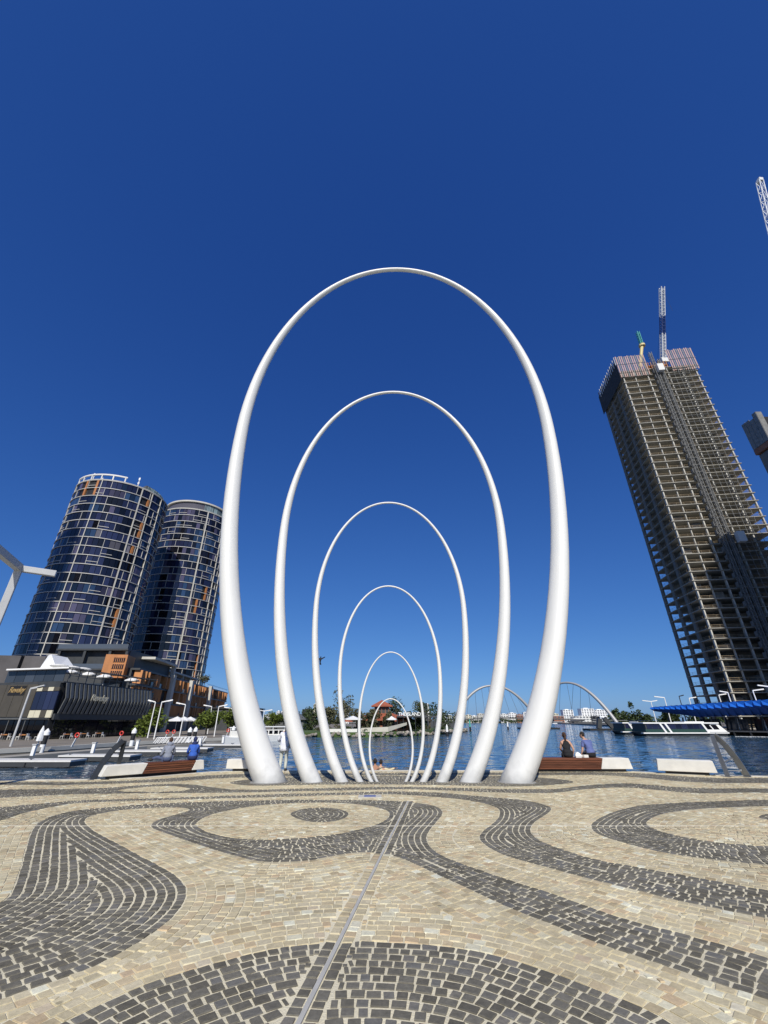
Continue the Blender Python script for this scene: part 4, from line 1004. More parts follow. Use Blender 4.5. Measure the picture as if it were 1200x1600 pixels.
def tree(name, label, x, y, z, h, r, m='leaf', n=1100, leaf=.3, trunk=.35, group=None, seed=0, bark='bark', cat='tree', zr=None):
    rg = random.Random(seed * 13 + 5)
    T = thing(name, (x, y, z), label, cat, group)
    mb = MB(); th = h * trunk
    mb.tube([(0, 0, -.1), (rg.uniform(-.1, .1), 0, th * .5), (rg.uniform(-.2, .2), 0, th), (0, 0, h * .75)], [h * .03, h * .024, h * .018, h * .006], 7)
    for k in range(5):
        a = k * 1.26 + rg.random(); e = Vector((math.cos(a) * r * .6, math.sin(a) * r * .6, h * rg.uniform(.55, .8)))
        mb.tube([(0, 0, th * rg.uniform(.75, 1.0)), e * .5 + Vector((0, 0, th * .45)), e], [h * .013, h * .009, h * .004], 5)
    mb.build('trunk', M[bark], T)
    mb = MB(); zr = zr or (h - th) * .62
    leaf_cloud(mb, (0, 0, h - zr * .95), (r, r, zr), n, leaf, rg); mb.build('crown', M[m], T)
    return T
# clipped trees on the west promenade
for i, (px, py, Y, rr, hh, lab) in enumerate(((232, 1146, 88, 3.0, 5.2, 'rounded green tree beside the slatted restaurant'), (322, 1145, 104, 3.2, 5.4, 'rounded green tree beyond the white café umbrellas'), (358, 1144, 120, 2.6, 4.8, 'smaller rounded green tree just left of the largest arch'), (428, 1142, 150, 3.0, 5.6, 'rounded green tree seen through the largest arch, left side'))):
    tree('promenade_tree', lab, xat(px, py, Y), Y, LZ, hh, rr, 'leaf', 1700, .27, .3, 'clipped trees along the west promenade', i, zr=2.3)
tree('rooftop_shrub', 'olive shrub on the dark terrace above the restaurant', -66, 107.0, 13.2, 3.4, 2.2, 'leaf_grey', 500, .22, .3, None, 31, cat='shrub')
tree('rooftop_tree', 'small tree on the far end of the podium roof', xat(318, 1075, 176), 176, 13.6, 5.2, 2.6, 'leaf_grey', 500, .26, .3, None, 32, cat='tree')

# ---------------------------------------------------------------- island
IZ = -.6
isl = sheet('island', [(-26, 113.5), (-14, 109), (-4, 107.5), (4, 112), (10, 120), (18, 135), (27, 158), (30, 172), (20, 190), (-10, 190), (-30, 165), (-32, 130)], IZ, M['grass'], 2)
ISH = [(-26, 113.3), (-14, 108.8), (-4, 107.2), (4, 111.6), (10, 119.6), (18, 134.6), (27, 157.6), (30, 172)]
mb = MB(); rk = random.Random(8)
bm_r = bmesh.new(); bmesh.ops.create_icosphere(bm_r, subdivisions=1, radius=1.0)
for v in bm_r.verts: v.co *= rk.uniform(.75, 1.15)
rme = bpy.data.meshes.new('rock'); bm_r.to_mesh(rme); bm_r.free(); rme.materials.append(M['rock'])
for (a, b_) in zip(ISH, ISH[1:]):
    L_ = math.dist(a, b_); n = int(L_ / .62)
    for k in range(n):
        t_ = (k + rk.random()) / n
        o = inst('rock', rme, isl, (a[0] + (b_[0] - a[0]) * t_ + rk.uniform(-.5, .4), a[1] + (b_[1] - a[1]) * t_ + rk.uniform(-.9, .6), -1.35 + rk.uniform(0, .75)), rk.uniform(0, 6), (rk.uniform(.35, .75), rk.uniform(.35, .6), rk.uniform(.25, .5)))
# pale retaining wall, ramp and terrace
mb = MB()
w0, w1 = at(548, 1144, 118), at(630, 1141, 122)
mb.add([(w0.x, 118, -.6), (w1.x - 4, 117, -.6), (w1.x + 1, 122, .9), (w1.x + 1, 122, 1.5), (w1.x - 4, 117, .5), (w0.x, 118, .15), (w0.x, 118.6, -.6), (w1.x - 4, 117.6, -.6), (w1.x + 1, 122.6, .9), (w1.x + 1, 122.6, 1.5), (w1.x - 4, 117.6, .5), (w0.x, 118.6, .15)],
       [(0, 1, 4, 5), (1, 2, 3, 4), (5, 4, 10, 11), (4, 3, 9, 10), (11, 10, 7, 6), (10, 9, 8, 7), (0, 5, 11, 6), (2, 8, 9, 3)])
tag(mb.build('retaining_wall', M['concrete_l']), 'pale concrete retaining wall with ramp below the island pavilion', 'wall')
mb = MB(); mb.bb(-15, -6.5, 114, 114.6, -.6, .1); tag(mb.build('low_wall', M['off_white']), 'low pale wall on the island shore left of the pavilion', 'wall')
# pavilion: brick base, red hipped roofs and a lantern storey
pv = thing('pavilion', (-.6, 132, IZ), 'red tile roofed pavilion with square lantern on the island', 'pavilion')
mb = MB(); mb.bb(-7, 8, -5, 6, 0, 2.6); mb.build('wall', M['brick'], pv)
def hip(mb, x0, x1, y0, y1, z0, z1, rid=.35, cx=None):
    xm0 = x0 + (y1 - y0) / 2 * (1 - rid); xm1 = x1 - (y1 - y0) / 2 * (1 - rid); ym = (y0 + y1) / 2
    if xm0 > xm1: xm0 = xm1 = (x0 + x1) / 2
    V = [(x0, y0, z0), (x1, y0, z0), (x1, y1, z0), (x0, y1, z0), (xm0, ym, z1), (xm1, ym, z1), (x0, y0, z0 - .2), (x1, y0, z0 - .2), (x1, y1, z0 - .2), (x0, y1, z0 - .2)]
    mb.add(V, [(0, 1, 5, 4), (1, 2, 5), (2, 3, 4, 5), (3, 0, 4), (6, 7, 1, 0), (7, 8, 2, 1), (8, 9, 3, 2), (9, 6, 0, 3), (9, 8, 7, 6)])
mb = MB(); hip(mb, -8.0, 7.5, -6.5, 7, 2.7, 5.2, 0); mb.build('roof', M['roof_tile'], pv)
mb = MB(); hip(mb, 1.5, 9.5, -6.8, 5, 2.5, 4.1, 0); mb.build('roof', M['roof_tile'], pv)
mb = MB(); hip(mb, -11, -4, -4, 5, 2.4, 4.0, 0); mb.build('roof', M['roof_tile'], pv)
mb = MB(); mb.bb(-2.0, 2.0, -2, 3, 4.2, 6.2); ln = mb.build('lantern', M['charcoal'], pv)
for k in range(5):
    m2 = MB(); m2.bb(-2.1 + k * 1.0, -1.95 + k * 1.0, -2.2, -2.0, 4.2, 6.25); m2.build('post', M['brick'], ln)
mb = MB(); hip(mb, -3.0, 3.0, -3.0, 4.0, 6.25, 7.9, 0); mb.build('lantern_roof', M['roof_tile'], pv)
for k in range(7):
    mb = MB(); mb.bb(-7 + k * 2.4, -5.4 + k * 2.4, -5.12, -5.0, .6, 2.6); mb.build('window', M['glass_black'], pv)
for k in range(8):
    mb = MB(); mb.bb(4 + k * 1.6, 4.14 + k * 1.6, -9.5, -9.36, 0, 3.3); mb.build('terrace_post', M['dark_steel'], pv)
mb = MB(); mb.bb(4, 15, -10, -5, 3.3, 3.6); mb.build('terrace_roof', M['charcoal'], pv)
mb = MB(); mb.bb(11.6, 11.66, -9.9, -9.8, 3.6, 3.7); mb.build('sign_rail', M['dark_steel'], pv)
# sign on the terrace roof
sg2 = thing('roof_sign', (xat(640, 1119, 121.9), 121.9, 3.0), 'white letters THE ISLAND on the terrace roof', 'sign')
sign_text('THE ISLAND', 1.2, M['white'], sg2, (0, 0, .05), 0, 0.0)
mb = MB(); mb.bb(-3.4, 3.4, .05, .12, 0, .06); mb.build('rail', M['charcoal'], sg2)
def umbrella(label, x, y, z, r, h, m='white', group=None):
    t_ = thing('umbrella', (x, y, z), label, 'umbrella', group)
    mb = MB(); mb.tube([(0, 0, 0), (0, 0, h)], .06, 6); mb.build('pole', M['alu'], t_)
    mb = MB(); n = 8
    V = [(0, 0, h)] + [(r * .5 * math.cos(2 * math.pi * k / n), r * .5 * math.sin(2 * math.pi * k / n), h - .42) for k in range(n)] + [(r * math.cos(2 * math.pi * k / n), r * math.sin(2 * math.pi * k / n), h - .75) for k in range(n)] + [(r * math.cos(2 * math.pi * k / n), r * math.sin(2 * math.pi * k / n), h - .95) for k in range(n)]
    F = [(0, 1 + k, 1 + (k + 1) % n) for k in range(n)] + [(1 + k, 9 + k, 9 + (k + 1) % n, 1 + (k + 1) % n) for k in range(n)] + [(9 + k, 17 + k, 17 + (k + 1) % n, 9 + (k + 1) % n) for k in range(n)]
    mb.add(V, F); mb.build('canopy', M[m], t_)
umbrella('white peaked umbrella on the island shore left of the pavilion', xat(551, 1143, 116), 116, IZ, 2.3, 3.6)
umbrella('white umbrella on the island terrace under the red roof', xat(612, 1143, 123), 123, IZ, 1.5, 3.6)
for i, (px, lab) in enumerate(((272, 'left of the three white café umbrellas on the promenade'), (283, 'middle white café umbrella on the promenade'), (293, 'right of the three white café umbrellas on the promenade'))):
    umbrella(lab, xat(px, 1147, 100 + i * 3), 100 + i * 3, LZ, 2.0, 3.6, 'white', 'white café umbrellas on the promenade')
for i, (s_, lab) in enumerate(((3.0, 'leftmost white umbrella on the restaurant roof terrace'), (7.2, 'second white umbrella on the restaurant roof terrace'), (11.5, 'third white umbrella on the restaurant roof terrace'), (19.5, 'rightmost white umbrella on the restaurant roof terrace'))):
    p_ = fp(2, s_, -2.2, 0); umbrella(lab, RB.x + p_[0], RB.y + p_[1], LZ + 8.8, 1.5, 2.5, 'white', 'white umbrellas on the restaurant roof')
# island trees
for i, (px, Y, h, r, m_, lab) in enumerate(((486, 140, 6.5, 3.4, 'leaf_dark', 'dark leafy tree on the island behind the second arch leg'), (515, 128, 7.5, 3.2, 'leaf_grey', 'grey green tree at the left end of the island'), (537, 150, 11.5, 3.0, 'leaf_grey', 'tall thin gum tree left of the pavilion'), (560, 126, 6.0, 3.0, 'leaf_grey', 'spreading grey green tree beside the pavilion wing'), (583, 121, 4.4, 2.0, 'leaf_grey', 'loose gum tree in front of the red roof'), (606, 124, 4.6, 1.4, 'leaf_grey', 'slim pale trunked gum in front of the pavilion'),
    (620, 165, 10.5, 3.0, 'leaf_dark', 'dark round tree rising behind the pavilion roof'), (648, 126, 4.2, 3.0, 'leaf_dark', 'low dark bush right of the pavilion terrace'), (672, 150, 7.6, 4.6, 'leaf_dark', 'broad dark tree at the right end of the island'), (692, 165, 6.4, 4.0, 'leaf_dark', 'outermost dark tree on the island tip'), (657, 178, 8.2, 3.2, 'leaf_grey', 'thin topped tree behind the island sign'), (470, 160, 5.2, 4.0, 'leaf_dark', 'low dark tree on the far bank left of the island'))):
    tree('island_tree', lab, xat(px, 1140, Y), Y, IZ, h, r, m_, 1000, .3, .3, 'trees on the island', 60 + i, 'bark_pale' if m_ == 'leaf_grey' else 'bark')
for i in range(14):
    px = 500 + i * 14 + rk.uniform(-5, 5); Y = (119 if px < 620 else 128) + rk.uniform(0, 3) + max(0, (px - 640) * .25)
    tree('island_shrub', 'shrub number %s along the island bank' % ('one two three four five six seven eight nine ten eleven twelve thirteen fourteen'.split()[i]) if False else ['low grey green shrub on the island bank by the waterline', 'low dark shrub on the island bank by the waterline'][i % 2], xat(px, 1143, Y), Y, IZ, rk.uniform(1.0, 2.2), rk.uniform(1.2, 2.0), ['leaf_grey', 'leaf_dark'][i % 2], 220, .2, .2, ['grey green shrubs on the island bank', 'dark shrubs on the island bank'][i % 2], 90 + i, cat='shrub')

# ---------------------------------------------------------------- far shore and skyline
sheet('far_shore', [(-700, 560), (-60, 520), (0, 640), (60, 900), (300, 1000), (700, 820), (1500, 600), (3000, 600), (3000, 4000), (-3000, 4000), (-3000, 560)], -.9, M['land'], 1.5)
def wood(label, x0, x1, Y, hmin, hmax, seed, m='leaf_dark', n=1500, size=1.1, name='far_trees'):
    rg = random.Random(seed); mb = MB()
    k = int((x1 - x0) / 9) + 1
    for i in range(k):
        x = x0 + (x1 - x0) * (i + .5) / k + rg.uniform(-4, 4); h = rg.uniform(hmin, hmax)
        leaf_cloud(mb, (x, Y + rg.uniform(-8, 8), h * .45 - 1), (rg.uniform(5, 9), 6, h * .62), n // k, size, rg)
    tag(mb.build(name, M[m]), label, None, None, 'stuff'); return
wood('distant band of trees on the far left bank', -180, -42, 500, 4, 8.5, 1, n=4200)
wood('distant band of trees on the right bank beyond the ferries', 190, 345, 400, 7, 13, 2, n=9000)
wood('distant band of trees on the far shore under the bridge', 60, 560, 905, 5, 11, 3, n=4200, size=1.5)
frg = random.Random(77)
far_cols = {'w': M['white'], 'o': M['off_white'], 'c': M['concrete_l'], 'd': M['charcoal'], 'b': M['brick'], 'k': M['cream_panel']}
def far_building(label, px0, px1, pyt, Y, col, floors, group=None, vert=False):
    x0, x1 = xat(px0, 1125, Y), xat(px1, 1125, Y); zt = zat((px0 + px1) / 2, pyt, Y); W = x1 - x0; D = max(8, W * .7); H_ = zt + .9
    t_ = thing('far_building', ((x0 + x1) / 2, Y, -.9), label, 'building', group)
    mb = MB(); mb.bb(-W / 2, W / 2, 0, D, 0, H_); mb.bb(-W * .2, W * .15, D * .3, D * .6, H_, H_ + H_ * .05); mb.build('wall', far_cols[col], t_)
    fh = H_ / floors
    for f in range(floors):
        m2 = MB(); 
        n = max(2, int(W / (fh * 1.5)))
        for k in range(n):
            a = -W / 2 + W * (k + .18) / n; m2.bb(a, a + W / n * .62, -.18, .05, f * fh + fh * .3, f * fh + fh * .8)
        tag(m2.build('window_row', M['glass_win'] if col != 'd' else M['glass_black'], t_), kind='stuff')
    return t_
FB = [  # label, px0, px1, top, depth, colour, floors
 ('low white block on the left skyline beside the largest arch', 414, 423, 1116, 620, 'w', 6), ('tall white slab on the left skyline, left of its pair', 431, 436, 1111, 700, 'w', 11), ('tall white slab on the left skyline, right of its pair', 436.5, 441, 1112, 720, 'o', 11), ('pinkish block behind the second arch leg', 442, 449, 1119, 650, 'c', 6),
 ('broad dark glass block on the left skyline', 471, 487, 1108, 560, 'd', 10), ('slim cream tower beside the third arch leg', 488.5, 493, 1100, 580, 'k', 14), ('pale slim tower just right of the third arch leg', 508, 516, 1109, 640, 'o', 10), ('small white block beside the gum tree', 538, 545, 1110, 520, 'w', 8),
 ('twin toned high tower right of the island sign', 655.5, 668.5, 1098.5, 560, 'd', 13), ('white block just right of the dark high tower', 668.8, 671, 1100, 565, 'w', 12), ('low white building behind the island tip', 684, 697, 1116, 600, 'w', 4), ('pale low building at the bridge end', 699, 706, 1117, 640, 'o', 4),
 ('first pale waterfront block under the left bridge arch', 728, 737, 1117, 1000, 'k', 5), ('second waterfront block under the left bridge arch, white', 738, 746, 1118, 1010, 'w', 5), ('third waterfront block under the left bridge arch, pinkish', 747, 757, 1115, 1000, 'c', 6), ('fourth waterfront block under the left bridge arch, taller', 758, 765, 1114, 1015, 'w', 6),
 ('pale block right of the second arch leg on the far shore', 783, 795, 1115.5, 1000, 'o', 5), ('white stepped block near the bridge foot', 796, 808, 1114, 1010, 'w', 6), ('brick toned block on the far shore by the bridge foot', 809, 818, 1116, 1000, 'b', 5), ('white block beside the right foot of the left bridge arch', 819, 828, 1113, 1020, 'w', 6),
 ('cream hotel wing at the left end of the white hotels', 866, 874, 1115, 820, 'k', 6), ('left white hotel with balconies under the right bridge arch', 882, 898, 1109, 800, 'w', 8), ('largest white hotel in the middle under the right bridge arch', 911, 931, 1107, 800, 'w', 9), ('right white hotel beside the bridge arch leg', 932, 951, 1109, 810, 'w', 8), ('low white terrace building in front of the hotels', 896, 926, 1119, 790, 'o', 3), ('low dark shed in front of the right hotel', 926, 938, 1119, 785, 'd', 2), ('small white houses right of the hotels', 939, 950, 1120, 780, 'w', 2), ('white low building right of the bridge arch leg', 962, 980, 1119, 760, 'w', 2), ('low brick building left of the white hotels', 866, 882, 1119, 795, 'b', 3)]
for f_ in FB: far_building(*f_)

# ---------------------------------------------------------------- footbridge with two steel arches
br = thing('footbridge', (100, 205, -1.5), 'curving footbridge hung from two tall steel arches', 'bridge')
BO = Vector((100, 205, -1.5))
def br_arch(p0, p1, apx, h, name='arch'):
    pts = []; rad = []
    for i in range(41):
        t_ = i / 40; x = p0.x + (p1.x - p0.x) * t_; y = p0.y + (p1.y - p0.y) * t_
        z = WATER + .5 + h * (1 - abs(2 * t_ - 1) ** 2.15)
        pts.append(Vector((x, y, z)) - BO); rad.append(.42 + .38 * abs(2 * t_ - 1))
    mb = MB(); mb.tube(pts, rad, 12); mb.build(name, M['bridge_steel'], br, True); return pts
gR = Vector((*gr(971, 1141, WATER), 0)); R0 = at(829, 1130, 222.0)
pR = br_arch(Vector((R0.x, 222, 0)), gR, 0, 18.6)
L0, L1_ = at(703, 1130, 225.0), at(848, 1130, 226.0)
pL = br_arch(Vector((L0.x, 225, 0)), Vector((L1_.x, 226, 0)), 0, 18.7)
# deck: a ribbon winding under both arches
dk = [Vector((L0.x - 30, 214, 2.2)), Vector((L0.x + 4, 218, 2.5)), Vector(((L0.x + L1_.x) / 2, 221, 3.2)), Vector((L1_.x - 6, 219, 3.0)), Vector((R0.x + 20, 214, 2.4)), Vector((gR.x - 14, 204, 1.4)), Vector((gR.x + 6, 212, .9)), Vector((gR.x + 40, 232, .6))]
mb = MB()
dks = [Vector((q_[0], q_[1], 0)) for q_ in spline([(v.x, v.y) for v in dk], False, 8)]
zs_ = np.interp(np.linspace(0, len(dk) - 1, len(dks)), range(len(dk)), [v.z for v in dk])
for (a, za), (b_, zb_) in zip(zip(dks, zs_), zip(dks[1:], zs_[1:])):
    mb.bar(Vector((a.x, a.y, za)) - BO, Vector((b_.x, b_.y, zb_)) - BO, 3.6, .55)
mb.build('deck', M['dark_stone'], br)
mb = MB()
for (a, za), (b_, zb_) in zip(zip(dks, zs_), zip(dks[1:], zs_[1:])):
    for s_ in (-1.7, 1.7): mb.bar(Vector((a.x, a.y + s_, za + 1.3)) - BO, Vector((b_.x, b_.y + s_, zb_ + 1.3)) - BO, .1, .1)
mb.build('handrail', M['alu'], br)
def near_deck(x): i = min(range(len(dks)), key=lambda j: abs(dks[j].x - x)); return Vector((dks[i].x, dks[i].y, zs_[i])) - BO
for pts in (pL, pR):
    for k in range(9, 33, 3):
        q_ = pts[k]; mb = MB(); mid = pts[20]; e = near_deck(q_.x + BO.x + (q_.x - mid.x) * .25); mb.tube([q_, e], .07, 4); mb.build('cable', M['steel'], br)
mb = MB(); mb.bb(gR.x - 14 - BO.x, gR.x + 4 - BO.x, gR.y - 3 - BO.y, gR.y + 4 - BO.y, -.6, .6); mb.build('pier', M['black'], br)
mb = MB(); mb.bar((gR.x - 9 - BO.x, gR.y - BO.y, .6), (gR.x - 8 - BO.x, gR.y - BO.y, 4.2), 1.6, 1.6); mb.bar((gR.x - 3 - BO.x, gR.y - BO.y, .6), (gR.x - 6 - BO.x, gR.y - BO.y, 4.4), 1.2, 1.6); mb.build('strut', M['charcoal'], br)
mb = MB(); mb.bb(R0.x - 5 - BO.x, L1_.x + 5 - BO.x, 218 - BO.y, 228 - BO.y, -.6, .6); mb.build('pier', M['black'], br)
mb = MB(); mb.bb(L0.x - 12 - BO.x, L0.x + 3 - BO.x, 208 - BO.y, 228 - BO.y, -.6, 3.4); mb.build('abutment', M['charcoal'], br)
# excursion boat and markers on the river
def river_boat(label, px, py, L_, Y=None):
    g = gr(px, py, WATER); t_ = thing('river_boat', (g[0], g[1], WATER), label, 'boat', 'small boats far out on the river')
    mb = MB(); mb.add([(-L_ / 2, 0, -.2), (L_ / 2 - 1, 0, -.2), (L_ / 2 - 1, 3, -.2), (-L_ / 2, 3, -.2), (-L_ / 2, -.2, 1), (L_ / 2, -.2, 1.2), (L_ / 2, 3.2, 1.2), (-L_ / 2, 3.2, 1)], [(3, 2, 1, 0), (4, 5, 6, 7), (0, 1, 5, 4), (1, 2, 6, 5), (2, 3, 7, 6), (3, 0, 4, 7)]); mb.build('hull', M['white'], t_)
    mb = MB(); mb.bb(-L_ * .4, L_ * .3, .4, 2.6, 1.2, 2.6); mb.build('cabin', M['glass_win'], t_)
    mb = MB(); mb.bb(-L_ * .44, L_ * .36, .2, 2.8, 2.6, 2.85); mb.build('roof', M['white'], t_)
river_boat('long low white tour boat under the right bridge arch', 927, 1131.6, 24)
river_boat('small white launch left of the tour boat', 873, 1130.8, 18)
def buoy(label, px, py, h, top):
    g = gr(px, py, WATER); t_ = thing('channel_marker', (g[0], g[1], WATER), label, 'buoy', 'channel markers on the water')
    mb = MB(); mb.tube([(0, 0, -.5), (0, 0, h * .35)], [.4, .35], 10); mb.build('float', M['black'], t_)
    mb = MB(); mb.tube([(0, 0, h * .35), (0, 0, h * .8), (0, 0, h)], [.3, .25, .05], 10); mb.build('body', M[top], t_)
buoy('white capped channel marker off the island tip', 699, 1150, 2.6, 'white'); buoy('green topped marker pole left of the second arch leg', 735, 1142.5, 4, 'teal'); buoy('white channel marker between the right arch legs', 794, 1140, 3.2, 'white')

# ---------------------------------------------------------------- lamps
def lamp(label, x, y, z, h, arm, m='white', arm2=0, thick=.12, group='white bent arm lamps'):
    t_ = thing('street_lamp', (x, y, z), label, 'lamp', group)
    mb = MB(); mb.tube([(0, 0, 0), (0, 0, h)], [thick, thick * .75], 8); mb.build('post', M[m], t_)
    for a in ([arm] + ([arm2] if arm2 else [])):
        mb = MB(); mb.bar((0, 0, h), (a, 0, h + .35), thick * 1.3, thick * 1.6); mb.build('arm', M[m], t_)
        mb = MB(); mb.bar((a * .55, 0, h + .1), (a, 0, h + .26), .3, .1); mb.build('lamp_head', M['off_white'] if m == 'white' else M['dark_steel'], t_)
for px, py, Y, arm, m_, a2, lab in ((1017, 1096, 184, -3.4, 'white', 2.6, 'double armed white lamp above the ferry bow, leftmost on the right bank'), (1038, 1090, 155, -3.4, 'white', 0, 'white lamp with arm to the left beside the canopy tip'), (1061, 1088, 141, 1.5, 'dark_steel', 0, 'dark lamp behind the canopy, nearer its tip'), (1076.5, 1091, 158, 2.6, 'white', 0, 'white lamp with arm to the right behind the canopy'), (1092, 1094, 190, -1.6, 'dark_steel', 0, 'small dark lamp behind the middle of the canopy'),
                                (1123, 1086, 138, 2.4, 'white', 0, 'white lamp with arm to the right in front of the unfinished tower'), (1137, 1082, 126, -2.2, 'white', 0, 'white lamp with arm to the left in front of the unfinished tower'), (1176, 1079, 119, 3.0, 'white', 0, 'white lamp near the right edge above the canopy'), (1203, 1073, 112, -3, 'white', 0, 'white lamp cut by the right edge')):
    p_ = at(px, py, Y); bx = xat(px + (1130 - py) * -.0, 1130, Y)
    lamp(lab, p_.x, Y, EZ, p_.z - EZ, arm, m_, a2, .16)
for px, py, Y, arm, thick, lab in ((48, 1076, 56, 1.6, .13, 'tall grey lamp leaning in at the left in front of the restaurant'), (253, 1097, 78, 1.8, .1, 'white lamp in front of the podium columns, arm to the right'), (243, 1097, 84, -1.4, .1, 'white lamp by the slatted facade, arm to the left'), (290, 1101, 86, -1.8, .1, 'white lamp beside the café umbrellas, arm to the left'), (342, 1104, 92, 1.7, .1, 'white lamp at the far end of the podium, arm to the right'), (331, 1104, 110, -2, .1, 'white lamp at the podium corner, arm to the left'), (362, 1107, 120, -2, .1, 'white lamp against the dark shed left of the largest arch'), (413, 1111, 128, 2.2, .1, 'thin double lamp seen right of the largest arch leg')):
    p_ = at(px, py, Y); lamp(lab, p_.x, Y, LZ, p_.z - LZ, arm, 'alu' if px == 48 else 'white', -2.0 if px == 413 else 0, thick, 'lamps on the west promenade')
sh_ = at(350, 1107, 150); mb = MB(); mb.prism([(sh_.x - 5, 150), (sh_.x + 9, 150), (sh_.x + 9, 165), (sh_.x - 5, 165)], LZ, sh_.z); mb.bb(sh_.x - 5.5, sh_.x + 9.5, 149.4, 165.5, sh_.z, sh_.z + .3)
tag(mb.build('dark_shed', M['charcoal']), 'low dark building at the end of the podium', 'building')
mb = MB(); q_ = at(450, 1124, 160); hip(mb, q_.x - 6, q_.x + 7, 156, 164, 2.4, 4.6, 0); mb.bb(q_.x - 5, q_.x + 6, 157, 163, -.6, 2.3)
tag(mb.build('shore_kiosk', M['charcoal_l']), 'small grey hip roofed kiosk on the far left bank', 'kiosk')
# bird beside the third arch
bp = at(500.5, 1031, 40)
bd = thing('bird', bp, 'small dark bird in the air beside the third arch leg', 'bird')
mb = MB(); mb.ell((0, 0, 0), (.09, .1, .22), 8, 6); mb.ell((.03, -.02, .24), (.06, .06, .06), 6, 5); mb.add([(.02, 0, .12), (.42, .05, .3), (.4, .1, .22), (.0, .02, -.05)], [(0, 1, 2, 3), (3, 2, 1, 0)]); mb.add([(0, 0, .1), (-.3, .1, .25), (-.32, .15, .15), (0, .02, -.05)], [(0, 1, 2, 3), (3, 2, 1, 0)]); mb.add([(-.05, 0, -.2), (.05, 0, -.2), (.12, .04, -.42), (-.04, .04, -.42)], [(0, 1, 2, 3), (3, 2, 1, 0)])
mb.build('body', M['black'], bd)
# ---------------------------------------------------------------- benches
def bench(label, p, q, segs, h=.45, depth=.6, cut0=.12, cut1=.12, group='long benches along the plaza edge'):
    """p, q: front ground corners; segs: [(t0, t1, kind)]"""
    p = Vector((*p, 0)); q = Vector((*q, 0)); d = (q - p); L_ = d.length
    t_ = thing('bench', p, label, 'bench', group, math.atan2(d.y, d.x))
    def block(mb, x0, x1, y0, y1, z0, z1, c0=0, c1=0, lean=.06):
        V = [(x0 - c0 * .0, y0 + lean, z0), (x1, y0 + lean, z0), (x1, y1, z0), (x0, y1, z0), (x0 + c0, y0, z1), (x1 - c1, y0, z1), (x1 - c1, y1, z1), (x0 + c0, y1, z1)]
        mb.add(V, [(3, 2, 1, 0), (4, 5, 6, 7), (0, 1, 5, 4), (1, 2, 6, 5), (2, 3, 7, 6), (3, 0, 4, 7)])
    for i, (a, b_, kind) in enumerate(segs):
        x0, x1 = a * L_, b_ * L_; c0 = cut0; c1 = -cut0 if i < len(segs) - 1 else cut1
        if kind == 'w':
            mb = MB(); block(mb, x0 + .004, x1 - .004, 0, depth, .1, h, c0 if i == 0 else cut0, c1); mb.build('concrete_end', M['bench_white'], t_, bevel=.015)
        else:
            mb = MB(); block(mb, x0 + .1, x1 - .1, .08, depth - .06, .1, h - .04, c0, c1); mb.build('frame', M['black'], t_)
            for k in range(5):
                z0 = .1 + k * (h - .1) / 5; z1 = z0 + (h - .1) / 5 - .014; f0 = (z0 - .1) / (h - .1); f1 = (z1 - .1) / (h - .1)
                mb = MB(); V = []
                for z, f_ in ((z0, f0), (z1, f1)):
                    y0 = .06 * (1 - f_)
                    V += [(x0 + .006 + c0 * f_, y0, z), (x1 - .006 - c1 * f_, y0, z), (x1 - .006 - c1 * f_, y0 + .03, z), (x0 + .006 + c0 * f_, y0 + .03, z)]
                mb.add(V, [(3, 2, 1, 0), (4, 5, 6, 7), (0, 1, 5, 4), (1, 2, 6, 5), (2, 3, 7, 6), (3, 0, 4, 7)]); mb.build('slat', M['timber'], t_)
            for k in range(5):
                y0 = .035 + k * (depth - .04) / 5
                mb = MB(); mb.bb(x0 + c0 + .006, x1 - c1 - .006, y0, y0 + (depth - .04) / 5 - .014, h - .035, h + .002); mb.build('slat', M['timber'], t_)
    mb = MB(); mb.bb(.25, L_ - .25, .14, depth - .1, .0, .1); mb.build('plinth', M['black'], t_)
    return t_
bench('white and timber bench at the left with two people seated on it', (-9.35, 16.2), (-6.88, 18.72), [(0, .37, 'w'), (.37, .86, 'b'), (.86, 1, 'w')], .42, .5, .1, .1)
bench('short white concrete bench half hidden by the largest arch leg', (-6.15, 18.85), (-4.3, 18.85), [(0, 1, 'w')], .42, .5, .03, .05)
bench('timber bench with white end at the right, a couple seated on it', (5.2, 18.72), (9.62, 18.72), [(0, .72, 'b'), (.72, 1, 'w')], .47, .58, .1, .12)
bench('angular white concrete bench at the far right of the plaza', (10.22, 18.2), (11.86, 17.35), [(0, 1, 'w')], .47, .55, .05, .06)

# ---------------------------------------------------------------- ladder grab rails at the quay edge
def grab_rail(label, x, y, rz, m, s=1.0):
    t_ = thing('grab_rail', (x, y, 0), label, 'railing', 'folded steel grab rails at the plaza edge', rz)
    def blade(pts, wd, name):
        mb = MB()
        for a, b_ in zip(pts, pts[1:]): mb.bar(a, b_, .035, wd, 0, (1, 0, .2))
        mb.build(name, m, t_)
    blade([(0, 0, 0), (.14, .1, .48 * s), (.3, .22, .86 * s), (.52, .34, 1.14 * s)], .22, 'front_blade')
    blade([(.56, .36, 1.14 * s), (.5, .45, .6 * s), (.42, .5, .0)], .14, 'rear_blade')
    mb = MB(); mb.tube([(.2, .16, .5 * s), (.5, .46, .35 * s)], .02, 6); mb.tube([(.1, .08, .2), (.45, .5, .18)], .02, 6); mb.build('rung', M['steel'], t_)
    mb = MB(); mb.bb(-.1, .1, -.1, .1, .0, .02); mb.bb(.34, .54, .4, .6, .0, .02); mb.build('foot_plate', M['steel'], t_)
grab_rail('dark folded steel grab rail beside the left bench', -9.75, 16.45, R(-5), M['dark_steel'])
grab_rail('bright folded steel grab rail beside the right white bench', 12.75, 17.2, R(125), M['steel'], 1.15)
